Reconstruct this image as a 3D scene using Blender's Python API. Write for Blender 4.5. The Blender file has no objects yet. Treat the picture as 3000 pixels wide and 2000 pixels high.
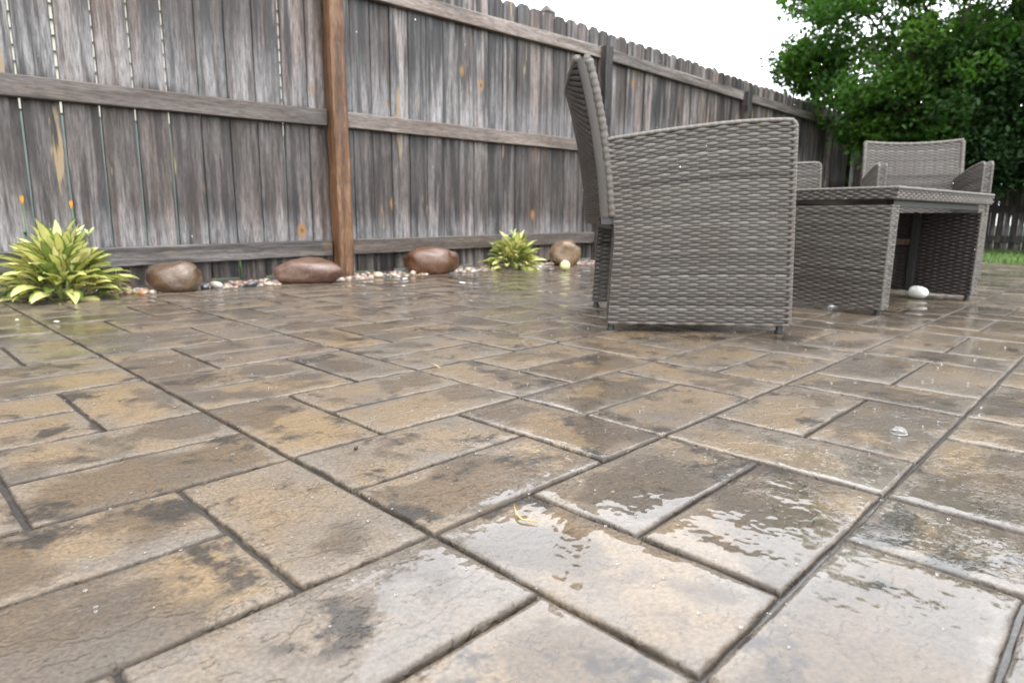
import bpy, bmesh, math, random
import numpy as np
from mathutils import Vector, Matrix, noise

random.seed(7)
rng = np.random.default_rng(11)
R = math.radians
scene = bpy.context.scene
COL = scene.collection

# ------------------------------------------------------------------ camera
# world axes: X runs along the fence away from the camera, Y towards the fence
CAM_H = 0.32
YAW, PITCH, ROLL = R(44.252287), R(10.59845), R(0.586577)
F_PX = 1900.5856 / 3000.0            # focal length in frame widths
_r0 = Vector((math.sin(YAW) * 0 + 1, 0, 0))
def _to_world(v):                     # heading frame (right, forward, up) -> world
    s, c = math.sin(YAW), math.cos(YAW)
    return Vector((s * v[0] + c * v[1], -c * v[0] + s * v[1], v[2]))
_fw = Vector((0, math.cos(PITCH), -math.sin(PITCH)))
_up = Vector((0, math.sin(PITCH), math.cos(PITCH)))
_rt = math.cos(ROLL) * _r0 + math.sin(ROLL) * _up
_u2 = -math.sin(ROLL) * _r0 + math.cos(ROLL) * _up
C_R, C_U, C_F = _to_world(_rt), _to_world(_u2), _to_world(_fw)
cam_d = bpy.data.cameras.new('camera')
cam_d.sensor_width = 36
cam_d.lens = F_PX * 36
cam_d.clip_start = 0.02
cam_d.clip_end = 2000
cam_d.dof.use_dof = True
cam_d.dof.focus_distance = 0.95
cam_d.dof.aperture_fstop = 6.8
cam = bpy.data.objects.new('camera', cam_d)
COL.objects.link(cam)
cam.matrix_world = Matrix(((C_R.x, C_U.x, -C_F.x, 0), (C_R.y, C_U.y, -C_F.y, 0), (C_R.z, C_U.z, -C_F.z, CAM_H), (0, 0, 0, 1)))
scene.camera = cam

# ------------------------------------------------------------------ sky and sun (overcast, raining)
SUN_EL, SUN_AZ = R(62), R(200)
world = bpy.data.worlds.new('World')
scene.world = world
world.use_nodes = True
wn = world.node_tree
wn.nodes.clear()
w_out = wn.nodes.new('ShaderNodeOutputWorld')
w_bg = wn.nodes.new('ShaderNodeBackground')
w_bg.inputs['Strength'].default_value = 0.15
w_sky = wn.nodes.new('ShaderNodeTexSky')
w_sky.sky_type = 'NISHITA'
w_sky.sun_disc = False
w_sky.sun_elevation = SUN_EL
w_sky.sun_rotation = SUN_AZ
w_sky.dust_density = 6.0
w_hs = wn.nodes.new('ShaderNodeHueSaturation')
w_hs.inputs['Saturation'].default_value = 0.16
w_mix = wn.nodes.new('ShaderNodeMix')
w_mix.data_type = 'RGBA'
w_mix.inputs['Factor'].default_value = 0.72
w_mix.inputs['B'].default_value = (8.7, 9.0, 9.4, 1)
wn.links.new(w_sky.outputs['Color'], w_hs.inputs['Color'])
wn.links.new(w_hs.outputs['Color'], w_mix.inputs['A'])
wn.links.new(w_mix.outputs['Result'], w_bg.inputs['Color'])
wn.links.new(w_bg.outputs['Background'], w_out.inputs['Surface'])
sun_d = bpy.data.lights.new('sun', 'SUN')
sun_d.energy = 0.6
sun_d.angle = R(40)
sun_d.color = (1.0, 0.98, 0.95)
sun = bpy.data.objects.new('sun', sun_d)
COL.objects.link(sun)
sun.location = (0, 0, 20)
_sd = Vector((math.sin(SUN_AZ) * math.cos(SUN_EL), math.cos(SUN_AZ) * math.cos(SUN_EL), math.sin(SUN_EL)))
sun.rotation_euler = _sd.to_track_quat('Z', 'Y').to_euler()
vs = scene.view_settings
vs.view_transform = 'Standard'
vs.look = 'None'
vs.gamma = 1.0
vs.exposure = 1.75
vs.use_curve_mapping = False
scene.cycles.use_denoising = True
scene.cycles.max_bounces = 5
scene.cycles.diffuse_bounces = 3
scene.cycles.glossy_bounces = 3
scene.cycles.adaptive_threshold = 0.02
scene.cycles.transparent_max_bounces = 12
scene.cycles.caustics_reflective = False
scene.cycles.caustics_refractive = False

# ------------------------------------------------------------------ helpers
def px(p):
    """photo position (0..3000, 0..2000) of a world point, and its depth"""
    v = Vector(p) - Vector((0, 0, CAM_H))
    d = v.dot(C_F)
    if d <= 1e-6:
        return (-1e6, -1e6, d)
    f = F_PX * 3000
    return (1500 + f * v.dot(C_R) / d, 1000 - f * v.dot(C_U) / d, d)

def tag(o, label=None, cat=None, group=None, kind=None):
    if label: o['label'] = label
    if cat: o['category'] = cat
    if group: o['group'] = group
    if kind: o['kind'] = kind
    return o

def mesh_data(name, verts, faces, mat=None, smooth=False):
    me = bpy.data.meshes.new(name)
    me.from_pydata([tuple(map(float, v)) for v in verts], [], [tuple(map(int, f)) for f in faces])
    me.validate()
    if smooth:
        me.polygons.foreach_set('use_smooth', [True] * len(me.polygons))
    if mat: me.materials.append(mat)
    me.update()
    return me

def link(name, me, parent=None, loc=None, rot=None):
    o = bpy.data.objects.new(name, me)
    COL.objects.link(o)
    if parent: o.parent = parent
    if loc is not None: o.location = loc
    if rot is not None: o.rotation_euler = rot
    return o

def empty(name, loc=(0, 0, 0), rz=0.0):
    o = bpy.data.objects.new(name, None)
    COL.objects.link(o)
    o.empty_display_size = 0.1
    o.location = loc
    o.rotation_euler = (0, 0, rz)
    return o

class MB:
    def __init__(self): self.v = []; self.f = []
    def add(self, vs, fs):
        b = len(self.v)
        self.v += list(vs)
        self.f += [tuple(b + i for i in f) for f in fs]
    def box(self, x0, x1, y0, y1, z0, z1, bev=0.0):
        if bev <= 0:
            self.add([(x0,y0,z0),(x1,y0,z0),(x1,y1,z0),(x0,y1,z0),(x0,y0,z1),(x1,y0,z1),(x1,y1,z1),(x0,y1,z1)],
                     [(0,3,2,1),(4,5,6,7),(0,1,5,4),(1,2,6,5),(2,3,7,6),(3,0,4,7)])
            return
        b = bev
        bm = bmesh.new()
        bmesh.ops.create_cube(bm, size=1)
        for v in bm.verts:
            v.co = Vector(((x0+x1)/2 + v.co.x*(x1-x0), (y0+y1)/2 + v.co.y*(y1-y0), (z0+z1)/2 + v.co.z*(z1-z0)))
        bmesh.ops.bevel(bm, geom=bm.edges[:], offset=b, segments=1, affect='EDGES')
        bm.verts.index_update()
        self.add([tuple(v.co) for v in bm.verts], [tuple(v.index for v in f.verts) for f in bm.faces])
        bm.free()
    def tube(self, pts, rad, n=8, cap=True):
        pts = [Vector(p) for p in pts]
        rads = rad if hasattr(rad, '__len__') else [rad] * len(pts)
        rings = []
        ref = Vector((0, 0, 1))
        for i, p in enumerate(pts):
            t = (pts[min(i+1, len(pts)-1)] - pts[max(i-1, 0)]).normalized()
            a = t.cross(ref)
            if a.length < 1e-3: a = t.cross(Vector((1, 0, 0)))
            a.normalize(); b = t.cross(a)
            rings.append([p + rads[i] * (math.cos(2*math.pi*k/n) * a + math.sin(2*math.pi*k/n) * b) for k in range(n)])
        vs = [tuple(v) for r in rings for v in r]
        fs = []
        for i in range(len(rings) - 1):
            for k in range(n):
                fs.append((i*n+k, i*n+(k+1) % n, (i+1)*n+(k+1) % n, (i+1)*n+k))
        if cap:
            fs.append(tuple(range(n-1, -1, -1)))
            fs.append(tuple((len(rings)-1)*n + k for k in range(n)))
        self.add(vs, fs)
    def data(self, name, mat=None, smooth=False):
        return mesh_data(name, self.v, self.f, mat, smooth)
    def build(self, name, mat=None, parent=None, smooth=False, loc=None, rot=None):
        return link(name, self.data(name, mat, smooth), parent, loc, rot)

def copy_tree(o, parent=None):
    c = o.copy()
    COL.objects.link(c)
    c.parent = parent
    for ch in list(o.children):
        copy_tree(ch, c)
    return c

# ---- material node helper
class NT:
    def __init__(self, name):
        self.m = bpy.data.materials.new(name)
        self.m.use_nodes = True
        self.t = self.m.node_tree
        self.bsdf = self.t.nodes['Principled BSDF']
        self.out = self.t.nodes['Material Output']
    def n(self, kind, **kw):
        nd = self.t.nodes.new('ShaderNode' + kind)
        for k, v in kw.items(): setattr(nd, k, v)
        return nd
    def l(self, a, b): self.t.links.new(a, b)
    def _in(self, sock, v):
        if isinstance(v, bpy.types.NodeSocket): self.l(v, sock)
        else: sock.default_value = v
    def math(self, op, a, b=0.0, c=0.0, clamp=False):
        nd = self.n('Math', operation=op, use_clamp=clamp)
        self._in(nd.inputs[0], a); self._in(nd.inputs[1], b); self._in(nd.inputs[2], c)
        return nd.outputs[0]
    def vmul(self, v, s):
        nd = self.n('VectorMath', operation='MULTIPLY')
        self._in(nd.inputs[0], v); self._in(nd.inputs[1], s)
        return nd.outputs[0]
    def vadd(self, v, s):
        nd = self.n('VectorMath', operation='ADD')
        self._in(nd.inputs[0], v); self._in(nd.inputs[1], s)
        return nd.outputs[0]
    def noise(self, vec, scale, detail=3, rough=0.55, dist=0.0, out='Fac'):
        nd = self.n('TexNoise')
        self._in(nd.inputs['Vector'], vec)
        nd.inputs['Scale'].default_value = scale
        nd.inputs['Detail'].default_value = detail
        nd.inputs['Roughness'].default_value = rough
        nd.inputs['Distortion'].default_value = dist
        return nd.outputs[out]
    def voronoi(self, vec, scale, feature='F1', out='Distance', rnd=1.0):
        nd = self.n('TexVoronoi', feature=feature)
        self._in(nd.inputs['Vector'], vec)
        nd.inputs['Scale'].default_value = scale
        nd.inputs['Randomness'].default_value = rnd
        return nd.outputs[out]
    def step(self, v, lo, hi, a=0.0, b=1.0):
        nd = self.n('MapRange', interpolation_type='SMOOTHSTEP')
        self._in(nd.inputs[0], v)
        self._in(nd.inputs[1], lo); self._in(nd.inputs[2], hi)
        nd.inputs[3].default_value = a; nd.inputs[4].default_value = b
        return nd.outputs[0]
    def mix(self, fac, a, b, mode='MIX'):
        nd = self.n('Mix', data_type='RGBA', blend_type=mode)
        self._in(nd.inputs['Factor'], fac)
        for s, v in ((nd.inputs['A'], a), (nd.inputs['B'], b)):
            if isinstance(v, tuple) and len(v) == 3: v = v + (1,)
            self._in(s, v)
        return nd.outputs['Result']
    def mixf(self, fac, a, b):
        nd = self.n('Mix', data_type='FLOAT')
        self._in(nd.inputs['Factor'], fac); self._in(nd.inputs['A'], a); self._in(nd.inputs['B'], b)
        return nd.outputs['Result']
    def bump(self, h, strength=0.5, dist=0.01, normal=None):
        nd = self.n('Bump')
        self._in(nd.inputs['Height'], h)
        self._in(nd.inputs['Strength'], strength)
        nd.inputs['Distance'].default_value = dist
        if normal is not None: self.l(normal, nd.inputs['Normal'])
        return nd.outputs['Normal']
    def set(self, **kw):
        for k, v in kw.items():
            s = self.bsdf.inputs[k.replace('_', ' ')]
            if isinstance(v, tuple) and len(v) == 3: v = v + (1,)
            self._in(s, v)
    def pos(self): return self.n('NewGeometry').outputs['Position']
    def obj(self): return self.n('TexCoord').outputs['Object']
    def rand(self): return self.n('ObjectInfo').outputs['Random']

# ------------------------------------------------------------------ materials
def water_mask(k, P, height):
    """standing rain water: basins where the slabs lie low, ragged by the stone's own relief"""
    basins = [((0.52, 0.26), 0.36, 0.42), ((0.38, 0.34), 0.24, 0.34), ((0.80, 0.52), 0.36, 0.22), ((0.80, 0.12), 0.40, 0.26),
              ((0.92, 0.80), 0.36, 0.19), ((1.9, 1.05), 0.75, 0.22), ((2.9, 0.60), 0.55, 0.24),
              ((2.6, 2.55), 1.7, 0.26), ((0.9, 2.5), 0.7, 0.13)]
    tot = None
    for (c, rad, amp) in basins:
        d = k.n('VectorMath', operation='DISTANCE')
        k.l(P, d.inputs[0]); d.inputs[1].default_value = (c[0], c[1], 0)
        v = k.step(d.outputs['Value'], 0.35 * rad, rad, amp, 0.0)
        tot = v if tot is None else k.math('MAXIMUM', tot, v)
    lvl = k.math('ADD', tot, k.math('MULTIPLY', k.math('SUBTRACT', k.noise(P, 3.1, 2), 0.5), 0.26))
    lvl = k.math('ADD', lvl, 0.29)
    return k.step(k.math('SUBTRACT', lvl, height), -0.045, 0.045)

def mat_stone():
    k = NT('stamped_stone')
    P = k.pos()
    at = k.n('Attribute', attribute_name='tile')
    sep = k.n('SeparateColor'); k.l(at.outputs['Color'], sep.inputs['Color'])
    edge, t1, t2 = sep.outputs[0], sep.outputs[1], sep.outputs[2]
    off = k.n('CombineXYZ'); k.l(t1, off.inputs[2])
    Q = k.vadd(P, k.vmul(off.outputs[0], (0, 0, 3.0)))        # every stone its own cut of the pattern
    warp = k.noise(Q, 5.0, 1, out='Color')
    W = k.vadd(Q, k.vmul(k.vadd(warp, (-.5, -.5, -.5)), (.10, .10, .10)))
    big = k.noise(Q, 6.5, 3, .6)
    med = k.noise(Q, 21.0, 5, .70)
    fine = k.noise(P, 230.0, 2, .7)
    # colours of the concrete: mauve grey, tan, ochre, dark release stains
    c = k.mix(k.step(k.math('ADD', big, k.math('MULTIPLY', k.math('SUBTRACT', t1, .5), .22)), .36, .62), (.105, .086, .067), (.136, .098, .060))
    ton = k.noise(W, 5.2, 4, .57)
    c = k.mix(k.math('MULTIPLY', k.step(ton, .38, .52, 1, 0), k.math('MULTIPLY_ADD', t2, .6, .3)), c, (.150, .102, .052))
    rim = k.math('ADD', edge, k.math('MULTIPLY', k.math('SUBTRACT', med, .5), .012))
    grey = k.math('MULTIPLY', k.step(k.math('ADD', edge, k.math('MULTIPLY', k.math('SUBTRACT', med, .5), .14)), .0, .036, 1, 0), .5)
    c = k.mix(grey, c, (.120, .104, .088))
    # soaked patches with a sharp tide line, kept off the rims
    soak = k.math('ADD', ton, k.math('MULTIPLY', k.step(edge, .0, .05), .09))
    soak = k.step(k.math('ADD', soak, k.math('MULTIPLY', k.math('SUBTRACT', t2, .5), .16)), .550, .625)
    c = k.mix(k.math('MULTIPLY', soak, .85), c, k.mix(1.0, c, (.52, .48, .43), 'MULTIPLY'))
    sn = k.noise(W, 9.0, 5, .70)
    stain = k.math('MULTIPLY', k.step(sn, .51, .61), k.step(big, .45, .56))
    c = k.mix(k.math('MULTIPLY', stain, .9), c, (.016, .012, .0085))
    vein = k.math('ABSOLUTE', k.math('SUBTRACT', sn, .47))
    c = k.mix(k.math('MULTIPLY', k.step(vein, .0, .010, 1, 0), k.math('MULTIPLY', k.step(big, .5, .58), .7)), c, (.030, .019, .011))
    c = k.mix(k.math('MULTIPLY', k.step(fine, .36, .66), .55), k.mix(1.0, c, (.74, .73, .72), 'MULTIPLY'), k.mix(1.0, c, (1.5, 1.5, 1.5), 'MULTIPLY'))
    pits = k.step(k.voronoi(P, 46.0), .045, .09, 1, 0)
    c = k.mix(k.math('MULTIPLY', pits, .85), c, (.014, .010, .007))
    dirt = k.step(rim, .0030, .0056, 1, 0)
    c = k.mix(k.math('MULTIPLY', dirt, .8), c, (.030, .022, .015))
    # relief
    hgt = k.math('ADD', k.math('MULTIPLY', med, .68), k.math('MULTIPLY', big, .32))
    fleck = k.math('SUBTRACT', k.noise(k.vmul(P, (1.0, 1.7, 1)), 95.0, 4, .70), .5)
    m = water_mask(k, P, k.math('ADD', hgt, k.math('MULTIPLY', fleck, .50)))
    damp = k.noise(P, 2.4, 2, .6)
    c = k.mix(k.math('MULTIPLY', m, .35), c, k.mix(1.0, c, (.62, .58, .54), 'MULTIPLY'))
    tn = k.math('MULTIPLY', k.noise(k.vmul(Q, (1.0, 1.35, 1)), 9.0, 5, .62), 8.0)
    fr = k.math('FRACT', tn)
    ledge = k.math('DIVIDE', k.math('ADD', k.math('SUBTRACT', tn, fr), k.step(fr, .78, 1.0)), 8.0)
    nb = k.bump(k.math('ADD', k.math('ADD', k.math('MULTIPLY', hgt, .7), k.math('MULTIPLY', ledge, 1.25)), k.math('MULTIPLY', fine, .09)), 0.8, 0.012)
    rip = k.bump(k.noise(P, 26.0, 2, .6), .30, 0.004)
    geo = k.n('NewGeometry').outputs['Normal']
    def vmix(f, a, b):
        nd = k.n('Mix', data_type='VECTOR'); k._in(nd.inputs['Factor'], f); k.l(a, nd.inputs['A']); k.l(b, nd.inputs['B'])
        return nd.outputs['Result']
    soft = vmix(k.step(damp, .35, .62, .50, .22), geo, nb)
    cn = vmix(m, soft, rip)
    hi = k.n('VectorMath', operation='DISTANCE')      # the slabs at the left lie higher and drain dry
    k.l(P, hi.inputs[0]); hi.inputs[1].default_value = (.12, .80, 0)
    drained = k.step(k.math('ADD', hi.outputs['Value'], k.math('MULTIPLY', k.math('SUBTRACT', damp, .5), .5)), .22, .80, .22, 1.0)
    wet = k.mixf(m, k.math('MULTIPLY', k.step(damp, .32, .60, .45, 1.0), drained), 1.0)
    k.set(Base_Color=c, Roughness=k.mixf(m, .6, .5), Normal=nb, Coat_Weight=k.math('MULTIPLY', wet, k.step(rim, .0040, .0080, .2, 1.0)),
          Coat_IOR=1.6, Coat_Roughness=k.mixf(m, k.step(damp, .3, .60, .16, .05), .018), Coat_Normal=cn)
    k.bsdf.inputs['Specular IOR Level'].default_value = 0.3
    return k.m

def mat_joint():
    k = NT('wet_joint')
    P = k.pos()
    n1 = k.noise(P, 30.0, 4, .65)
    fine = k.noise(P, 300.0, 2, .7)
    m = water_mask(k, P, k.math('MULTIPLY_ADD', n1, .70, .06))
    c = k.mix(k.step(n1, .35, .65), (.009, .0065, .005), (.024, .018, .012))
    c = k.mix(k.math('MULTIPLY', k.step(k.noise(P, 5.0, 2), .58, .7), .35), c, (.014, .018, .007))
    k.set(Base_Color=c, Roughness=k.mixf(m, .55, .35), Coat_Weight=k.mixf(m, .05, .9), Coat_IOR=1.35, Coat_Roughness=k.mixf(m, .3, .03),
          Normal=k.bump(k.math('ADD', n1, k.math('MULTIPLY', fine, .5)), .8, .004),
          Coat_Normal=k.n('NewGeometry').outputs['Normal'])
    return k.m

def mat_wood(name, dark, mid, light, brown, brown_amt=.5, tan_amt=1.0, axis='z', streak=1.0, bleach_and_seam_shade=False):
    """rain-soaked, weathered softwood; grain runs along the piece"""
    k = NT(name)
    T = k.obj()
    r = k.rand()
    o = k.n('CombineXYZ'); k.l(k.math('MULTIPLY', r, 37.0), o.inputs[0]); k.l(k.math('MULTIPLY', r, 91.0), o.inputs[2])
    Q = k.vadd(T, o.outputs[0])
    st = (1, 1, .055) if axis == 'z' else (.055, 1, 1)
    st2 = (1, 1, .16) if axis == 'z' else (.16, 1, 1)
    G = k.vmul(Q, st)
    wv = k.noise(k.vmul(Q, st2), 7.0, 3, out='Color')
    G = k.vadd(G, k.vmul(k.vadd(wv, (-.5, -.5, -.5)), (.020, .020, 0) if axis == 'z' else (0, .02, .020)))
    grain = k.noise(k.vmul(G, (1, 1, 1.7) if axis == 'z' else (1.7, 1, 1)), 170.0, 4, .72)
    band = k.noise(G, 27.0, 4, .6)
    broad = k.noise(k.vmul(Q, st2), 9.0, 4, .6)
    c = k.mix(k.step(band, .38, .60), dark, mid)
    c = k.mix(k.step(k.math('ADD', k.math('MULTIPLY', band, .5), k.math('MULTIPLY', broad, .5)), .47, .60), c, light)
    c = k.mix(k.math('MULTIPLY', k.step(k.math('ADD', broad, k.math('MULTIPLY', k.math('SUBTRACT', r, .5), .3)), .42, .62), brown_amt), c, brown)
    r2 = k.math('FRACT', k.math('MULTIPLY', r, 57.31))
    tone = k.n('CombineColor')
    for q_ in range(3): k.l(k.math('MULTIPLY_ADD', r2, (1.05, .98, .94)[q_], (.40, .385, .38)[q_]), tone.inputs[q_])
    c = k.mix(1.0, c, tone.outputs[0], 'MULTIPLY')
    # black water streaks on some pieces
    sk = k.math('MULTIPLY', k.step(k.noise(G, 15.0, 3, .55), .48, .58), k.step(k.noise(k.vmul(Q, st2), 3.0, 2), .42, .56))
    c = k.mix(k.math('MULTIPLY', sk, .92 * streak), c, (.010, .0095, .010))
    if bleach_and_seam_shade:
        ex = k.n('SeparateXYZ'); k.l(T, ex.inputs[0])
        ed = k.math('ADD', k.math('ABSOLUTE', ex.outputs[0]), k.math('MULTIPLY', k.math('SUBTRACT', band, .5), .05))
        c = k.mix(k.step(ed, .050, .068, 0, .72), c, (.016, .014, .013))  # seam shade painted in: both board edges darkened so the gaps read dark
        # splash zones above the rails are bleached silver, boards sheltered below them stay brown
        sx = k.n('SeparateXYZ'); k.l(T, sx.inputs[0])
        zr = k.math('ADD', sx.outputs[2], k.math('MULTIPLY', k.math('SUBTRACT', broad, .5), .16))
        up = k.math('ADD', k.math('MULTIPLY', k.step(zr, .86, .92), k.step(zr, .93, 1.30, 1, 0)), k.math('MULTIPLY', k.step(zr, .15, .19), k.step(zr, .20, .40, 1, 0)))
        c = k.mix(k.math('MULTIPLY', up, k.step(band, .34, .6, .12, .62)), c, (.228, .224, .228))
        lo = k.math('MULTIPLY', k.step(zr, .30, .48), k.step(zr, .70, .84, 1, 0))
        c = k.mix(k.math('MULTIPLY', lo, k.step(broad, .34, .60, .45, .85)), c, k.mix(k.step(band, .40, .62), (.028, .022, .019), (.082, .070, .064)))
    c = k.mix(k.step(grain, .34, .64), k.mix(1.0, c, (.50, .49, .48), 'MULTIPLY'), k.mix(1.0, c, (1.30, 1.30, 1.31), 'MULTIPLY'))
    # knots and torn pale patches
    kv = k.vmul(Q, (1, 1, .62) if axis == 'z' else (.62, 1, 1))
    kd = k.voronoi(k.vmul(kv, (1, .25, 1)), 3.6)
    c = k.mix(k.step(kd, .045, .125, min(1, .8 * tan_amt), 0), c, (.22, .115, .042))
    c = k.mix(k.step(kd, .015, .042, .9, 0), c, (.025, .015, .010))
    torn = k.math('MULTIPLY', k.step(k.noise(k.vmul(Q, (1, 1, .12) if axis == 'z' else (.12, 1, 1)), 11.0, 4, .55), .645, .675), tan_amt)
    c = k.mix(k.math('MULTIPLY', torn, .85), c, (.22, .160, .090))
    h = k.math('ADD', k.math('MULTIPLY', grain, .6), k.math('MULTIPLY', band, .4))
    nb = k.bump(h, .55, .0035)
    k.set(Base_Color=c, Roughness=k.step(band, .3, .7, .62, .42), Normal=nb)
    k.bsdf.inputs['Specular IOR Level'].default_value = 0.5
    return k.m

def mat_wicker():
    k = NT('grey_wicker')
    at = k.n('Attribute', attribute_name='strand')
    sep = k.n('SeparateColor'); k.l(at.outputs['Color'], sep.inputs['Color'])
    T = k.obj()
    fib = k.noise(k.vmul(T, (1, 1, 1)), 260.0, 3, .6)
    c = k.mix(sep.outputs[0], (.028, .023, .018), (.138, .122, .105))
    c = k.mix(k.math('MULTIPLY', k.step(k.noise(T, 6.0, 3), .45, .65), .45), c, (.062, .045, .036))
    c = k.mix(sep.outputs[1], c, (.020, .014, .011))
    c = k.mix(k.math('MULTIPLY', fib, .5), c, k.mix(1.0, c, (.62, .62, .62), 'MULTIPLY'))
    k.set(Base_Color=c, Roughness=k.step(fib, .3, .7, .40, .58), Normal=k.bump(fib, .25, .001), Coat_Weight=.12, Coat_Roughness=.2, Coat_IOR=1.35)
    return k.m

def mat_plain(name, col, rough=.5, nscale=20.0, namt=.3, coat=0.0, spec=.5, bump=0.0, metal=0.0):
    k = NT(name)
    T = k.obj()
    n1 = k.noise(T, nscale, 4, .6)
    c = k.mix(k.step(n1, .3, .7), k.mix(1.0, col, (1 - namt,) * 3, 'MULTIPLY'), k.mix(1.0, col, (1 + namt,) * 3, 'MULTIPLY'))
    k.set(Base_Color=c, Roughness=rough, Coat_Weight=coat, Coat_Roughness=.08, Metallic=metal)
    k.bsdf.inputs['Specular IOR Level'].default_value = spec
    if bump: k.set(Normal=k.bump(n1, bump, .004))
    return k.m

def mat_rock(name, a, b, c3):
    k = NT(name)
    T = k.obj()
    n1 = k.noise(T, 9.0, 5, .6, .6)
    n2 = k.noise(T, 26.0, 5, .65)
    n3 = k.noise(T, 240.0, 3, .7)
    c = k.mix(k.step(n1, .35, .65), a, b)
    c = k.mix(k.math('MULTIPLY', k.step(n2, .52, .66), .7), c, c3)
    c = k.mix(k.step(n3, .40, .62), k.mix(1.0, c, (.45, .45, .45), 'MULTIPLY'), k.mix(1.0, c, (1.25, 1.25, 1.25), 'MULTIPLY'))
    k.set(Base_Color=c, Roughness=.42, Normal=k.bump(k.math('ADD', n2, k.math('MULTIPLY', n3, .35)), .6, .008), Coat_Weight=.75, Coat_Roughness=.13, Coat_IOR=1.35)
    return k.m

def mat_vcol(name, rough=.5, trans=.0, coat=0.0, spec=.5):
    """colour comes from the per-piece attribute 'tint' (leaves, pebbles, blades)"""
    k = NT(name)
    at = k.n('Attribute', attribute_name='tint')
    P = k.pos()
    c = k.mix(k.math('MULTIPLY', k.noise(P, 40.0, 3), .6), at.outputs['Color'], k.mix(1.0, at.outputs['Color'], (.6, .6, .6), 'MULTIPLY'))
    k.set(Base_Color=c, Roughness=rough, Coat_Weight=coat, Coat_Roughness=.12)
    k.bsdf.inputs['Specular IOR Level'].default_value = spec
    if trans > 0:
        tr = k.n('BsdfTranslucent'); k.l(k.mix(1.0, c, (1.2, 1.5, .6), 'MULTIPLY'), tr.inputs['Color'])
        ms = k.n('MixShader'); ms.inputs[0].default_value = trans
        k.l(k.bsdf.outputs[0], ms.inputs[1]); k.l(tr.outputs[0], ms.inputs[2]); k.l(ms.outputs[0], k.out.inputs['Surface'])
    return k.m

def mat_hosta():
    k = NT('hosta_leaf')
    uv = k.n('UVMap'); uv.uv_map = 'UVMap'
    sp = k.n('SeparateXYZ'); k.l(uv.outputs[0], sp.inputs[0])
    r = k.rand()
    T = k.obj()
    acr = k.math('ABSOLUTE', k.math('MULTIPLY_ADD', sp.outputs[0], 2.0, -1.0))
    nz = k.noise(k.vmul(T, (14, 60, 14)), 1.0, 4, .6)
    e = k.math('ADD', acr, k.math('MULTIPLY', k.math('SUBTRACT', nz, .5), .55))
    centre = k.mix(r, (.52, .53, .13), (.74, .68, .32))
    green = k.mix(r, (.055, .125, .016), (.15, .235, .035))
    c = k.mix(k.step(e, .58, .90), centre, green)
    rib = k.math('ABSOLUTE', k.math('SINE', k.math('MULTIPLY', sp.outputs[0], 34.0)))
    c = k.mix(k.math('MULTIPLY', k.math('LESS_THAN', r, .16), .8), c, (.085, .15, .028))
    k.set(Base_Color=c, Roughness=.32, Normal=k.bump(rib, .3, .002), Coat_Weight=.4, Coat_Roughness=.1)
    tr = k.n('BsdfTranslucent'); k.l(c, tr.inputs['Color'])
    ms = k.n('MixShader'); ms.inputs[0].default_value = .3
    k.l(k.bsdf.outputs[0], ms.inputs[1]); k.l(tr.outputs[0], ms.inputs[2]); k.l(ms.outputs[0], k.out.inputs['Surface'])
    return k.m

def mat_ground(name, a, b, scale, rough=.9):
    k = NT(name)
    P = k.pos()
    n1 = k.noise(P, scale, 6, .65)
    n2 = k.noise(P, scale * 14, 4, .7)
    c = k.mix(k.step(n1, .35, .65), a, b)
    c = k.mix(k.math('MULTIPLY', n2, .6), c, k.mix(1.0, c, (.45, .45, .45), 'MULTIPLY'))
    k.set(Base_Color=c, Roughness=rough, Normal=k.bump(n2, .7, .02))
    return k.m

def mat_glass(name, tint=(1, 1, 1), rough=0.0, ior=1.33):
    k = NT(name)
    k.set(Base_Color=tint, Roughness=rough, IOR=ior, Transmission_Weight=1.0)
    return k.m

M = {}
M['stone'] = mat_stone()
M['joint'] = mat_joint()
M['picket'] = mat_wood('weathered_picket', (.020, .019, .020), (.094, .088, .085), (.235, .230, .232), (.070, .046, .033), .6, 1.25, bleach_and_seam_shade=True)
M['rail'] = mat_wood('weathered_rail', (.075, .066, .061), (.160, .145, .136), (.265, .252, .245), (.145, .112, .090), .6, .35, 'x', .25)
M['cedar'] = mat_wood('brown_cedar_post', (.048, .022, .010), (.155, .074, .030), (.225, .130, .066), (.110, .055, .024), .5, 1.0, 'z', 1.0)
M['old_post'] = mat_wood('grey_cedar_post', (.045, .033, .027), (.092, .070, .057), (.17, .16, .16), (.080, .045, .027), .6, .3)
M['far_wood'] = mat_wood('dark_wet_picket', (.022, .018, .016), (.042, .035, .032), (.07, .062, .058), (.035, .024, .019), .5, .2)
M['wicker'] = mat_wicker()
M['core'] = mat_plain('dark_wicker_frame', (.028, .025, .023), .45, 30, .2)
M['foot'] = mat_plain('dark_plastic_foot', (.022, .024, .022), .4, 60, .2)
M['soil'] = mat_ground('wet_soil', (.035, .026, .018), (.075, .056, .040), 9.0)
M['grass_ground'] = mat_ground('grass_ground', (.030, .055, .014), (.055, .085, .022), 1.5)
M['lawn'] = mat_ground('lawn_ground', (.05, .085, .02), (.085, .13, .035), 3.0)
M['blade'] = mat_vcol('grass_blade', .45, .3)
M['pebble'] = mat_vcol('wet_pebble', .35, 0, .8)
M['leaf'] = mat_vcol('tree_leaf', .55, .42, spec=.2)
M['dark_leaf'] = mat_vcol('evergreen_leaf', .6, .15, spec=.15)
M['bark'] = mat_plain('tree_bark', (.045, .034, .026), .8, 25, .5, bump=.8)
M['hosta'] = mat_hosta()
M['stalk'] = mat_plain('flower_stalk', (.26, .32, .09), .45, 40, .2)
M['stem'] = mat_plain('green_stem', (.05, .11, .03), .5, 40, .2)
M['orange'] = mat_plain('orange_petal', (.75, .30, .015), .5, 60, .15)
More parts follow.
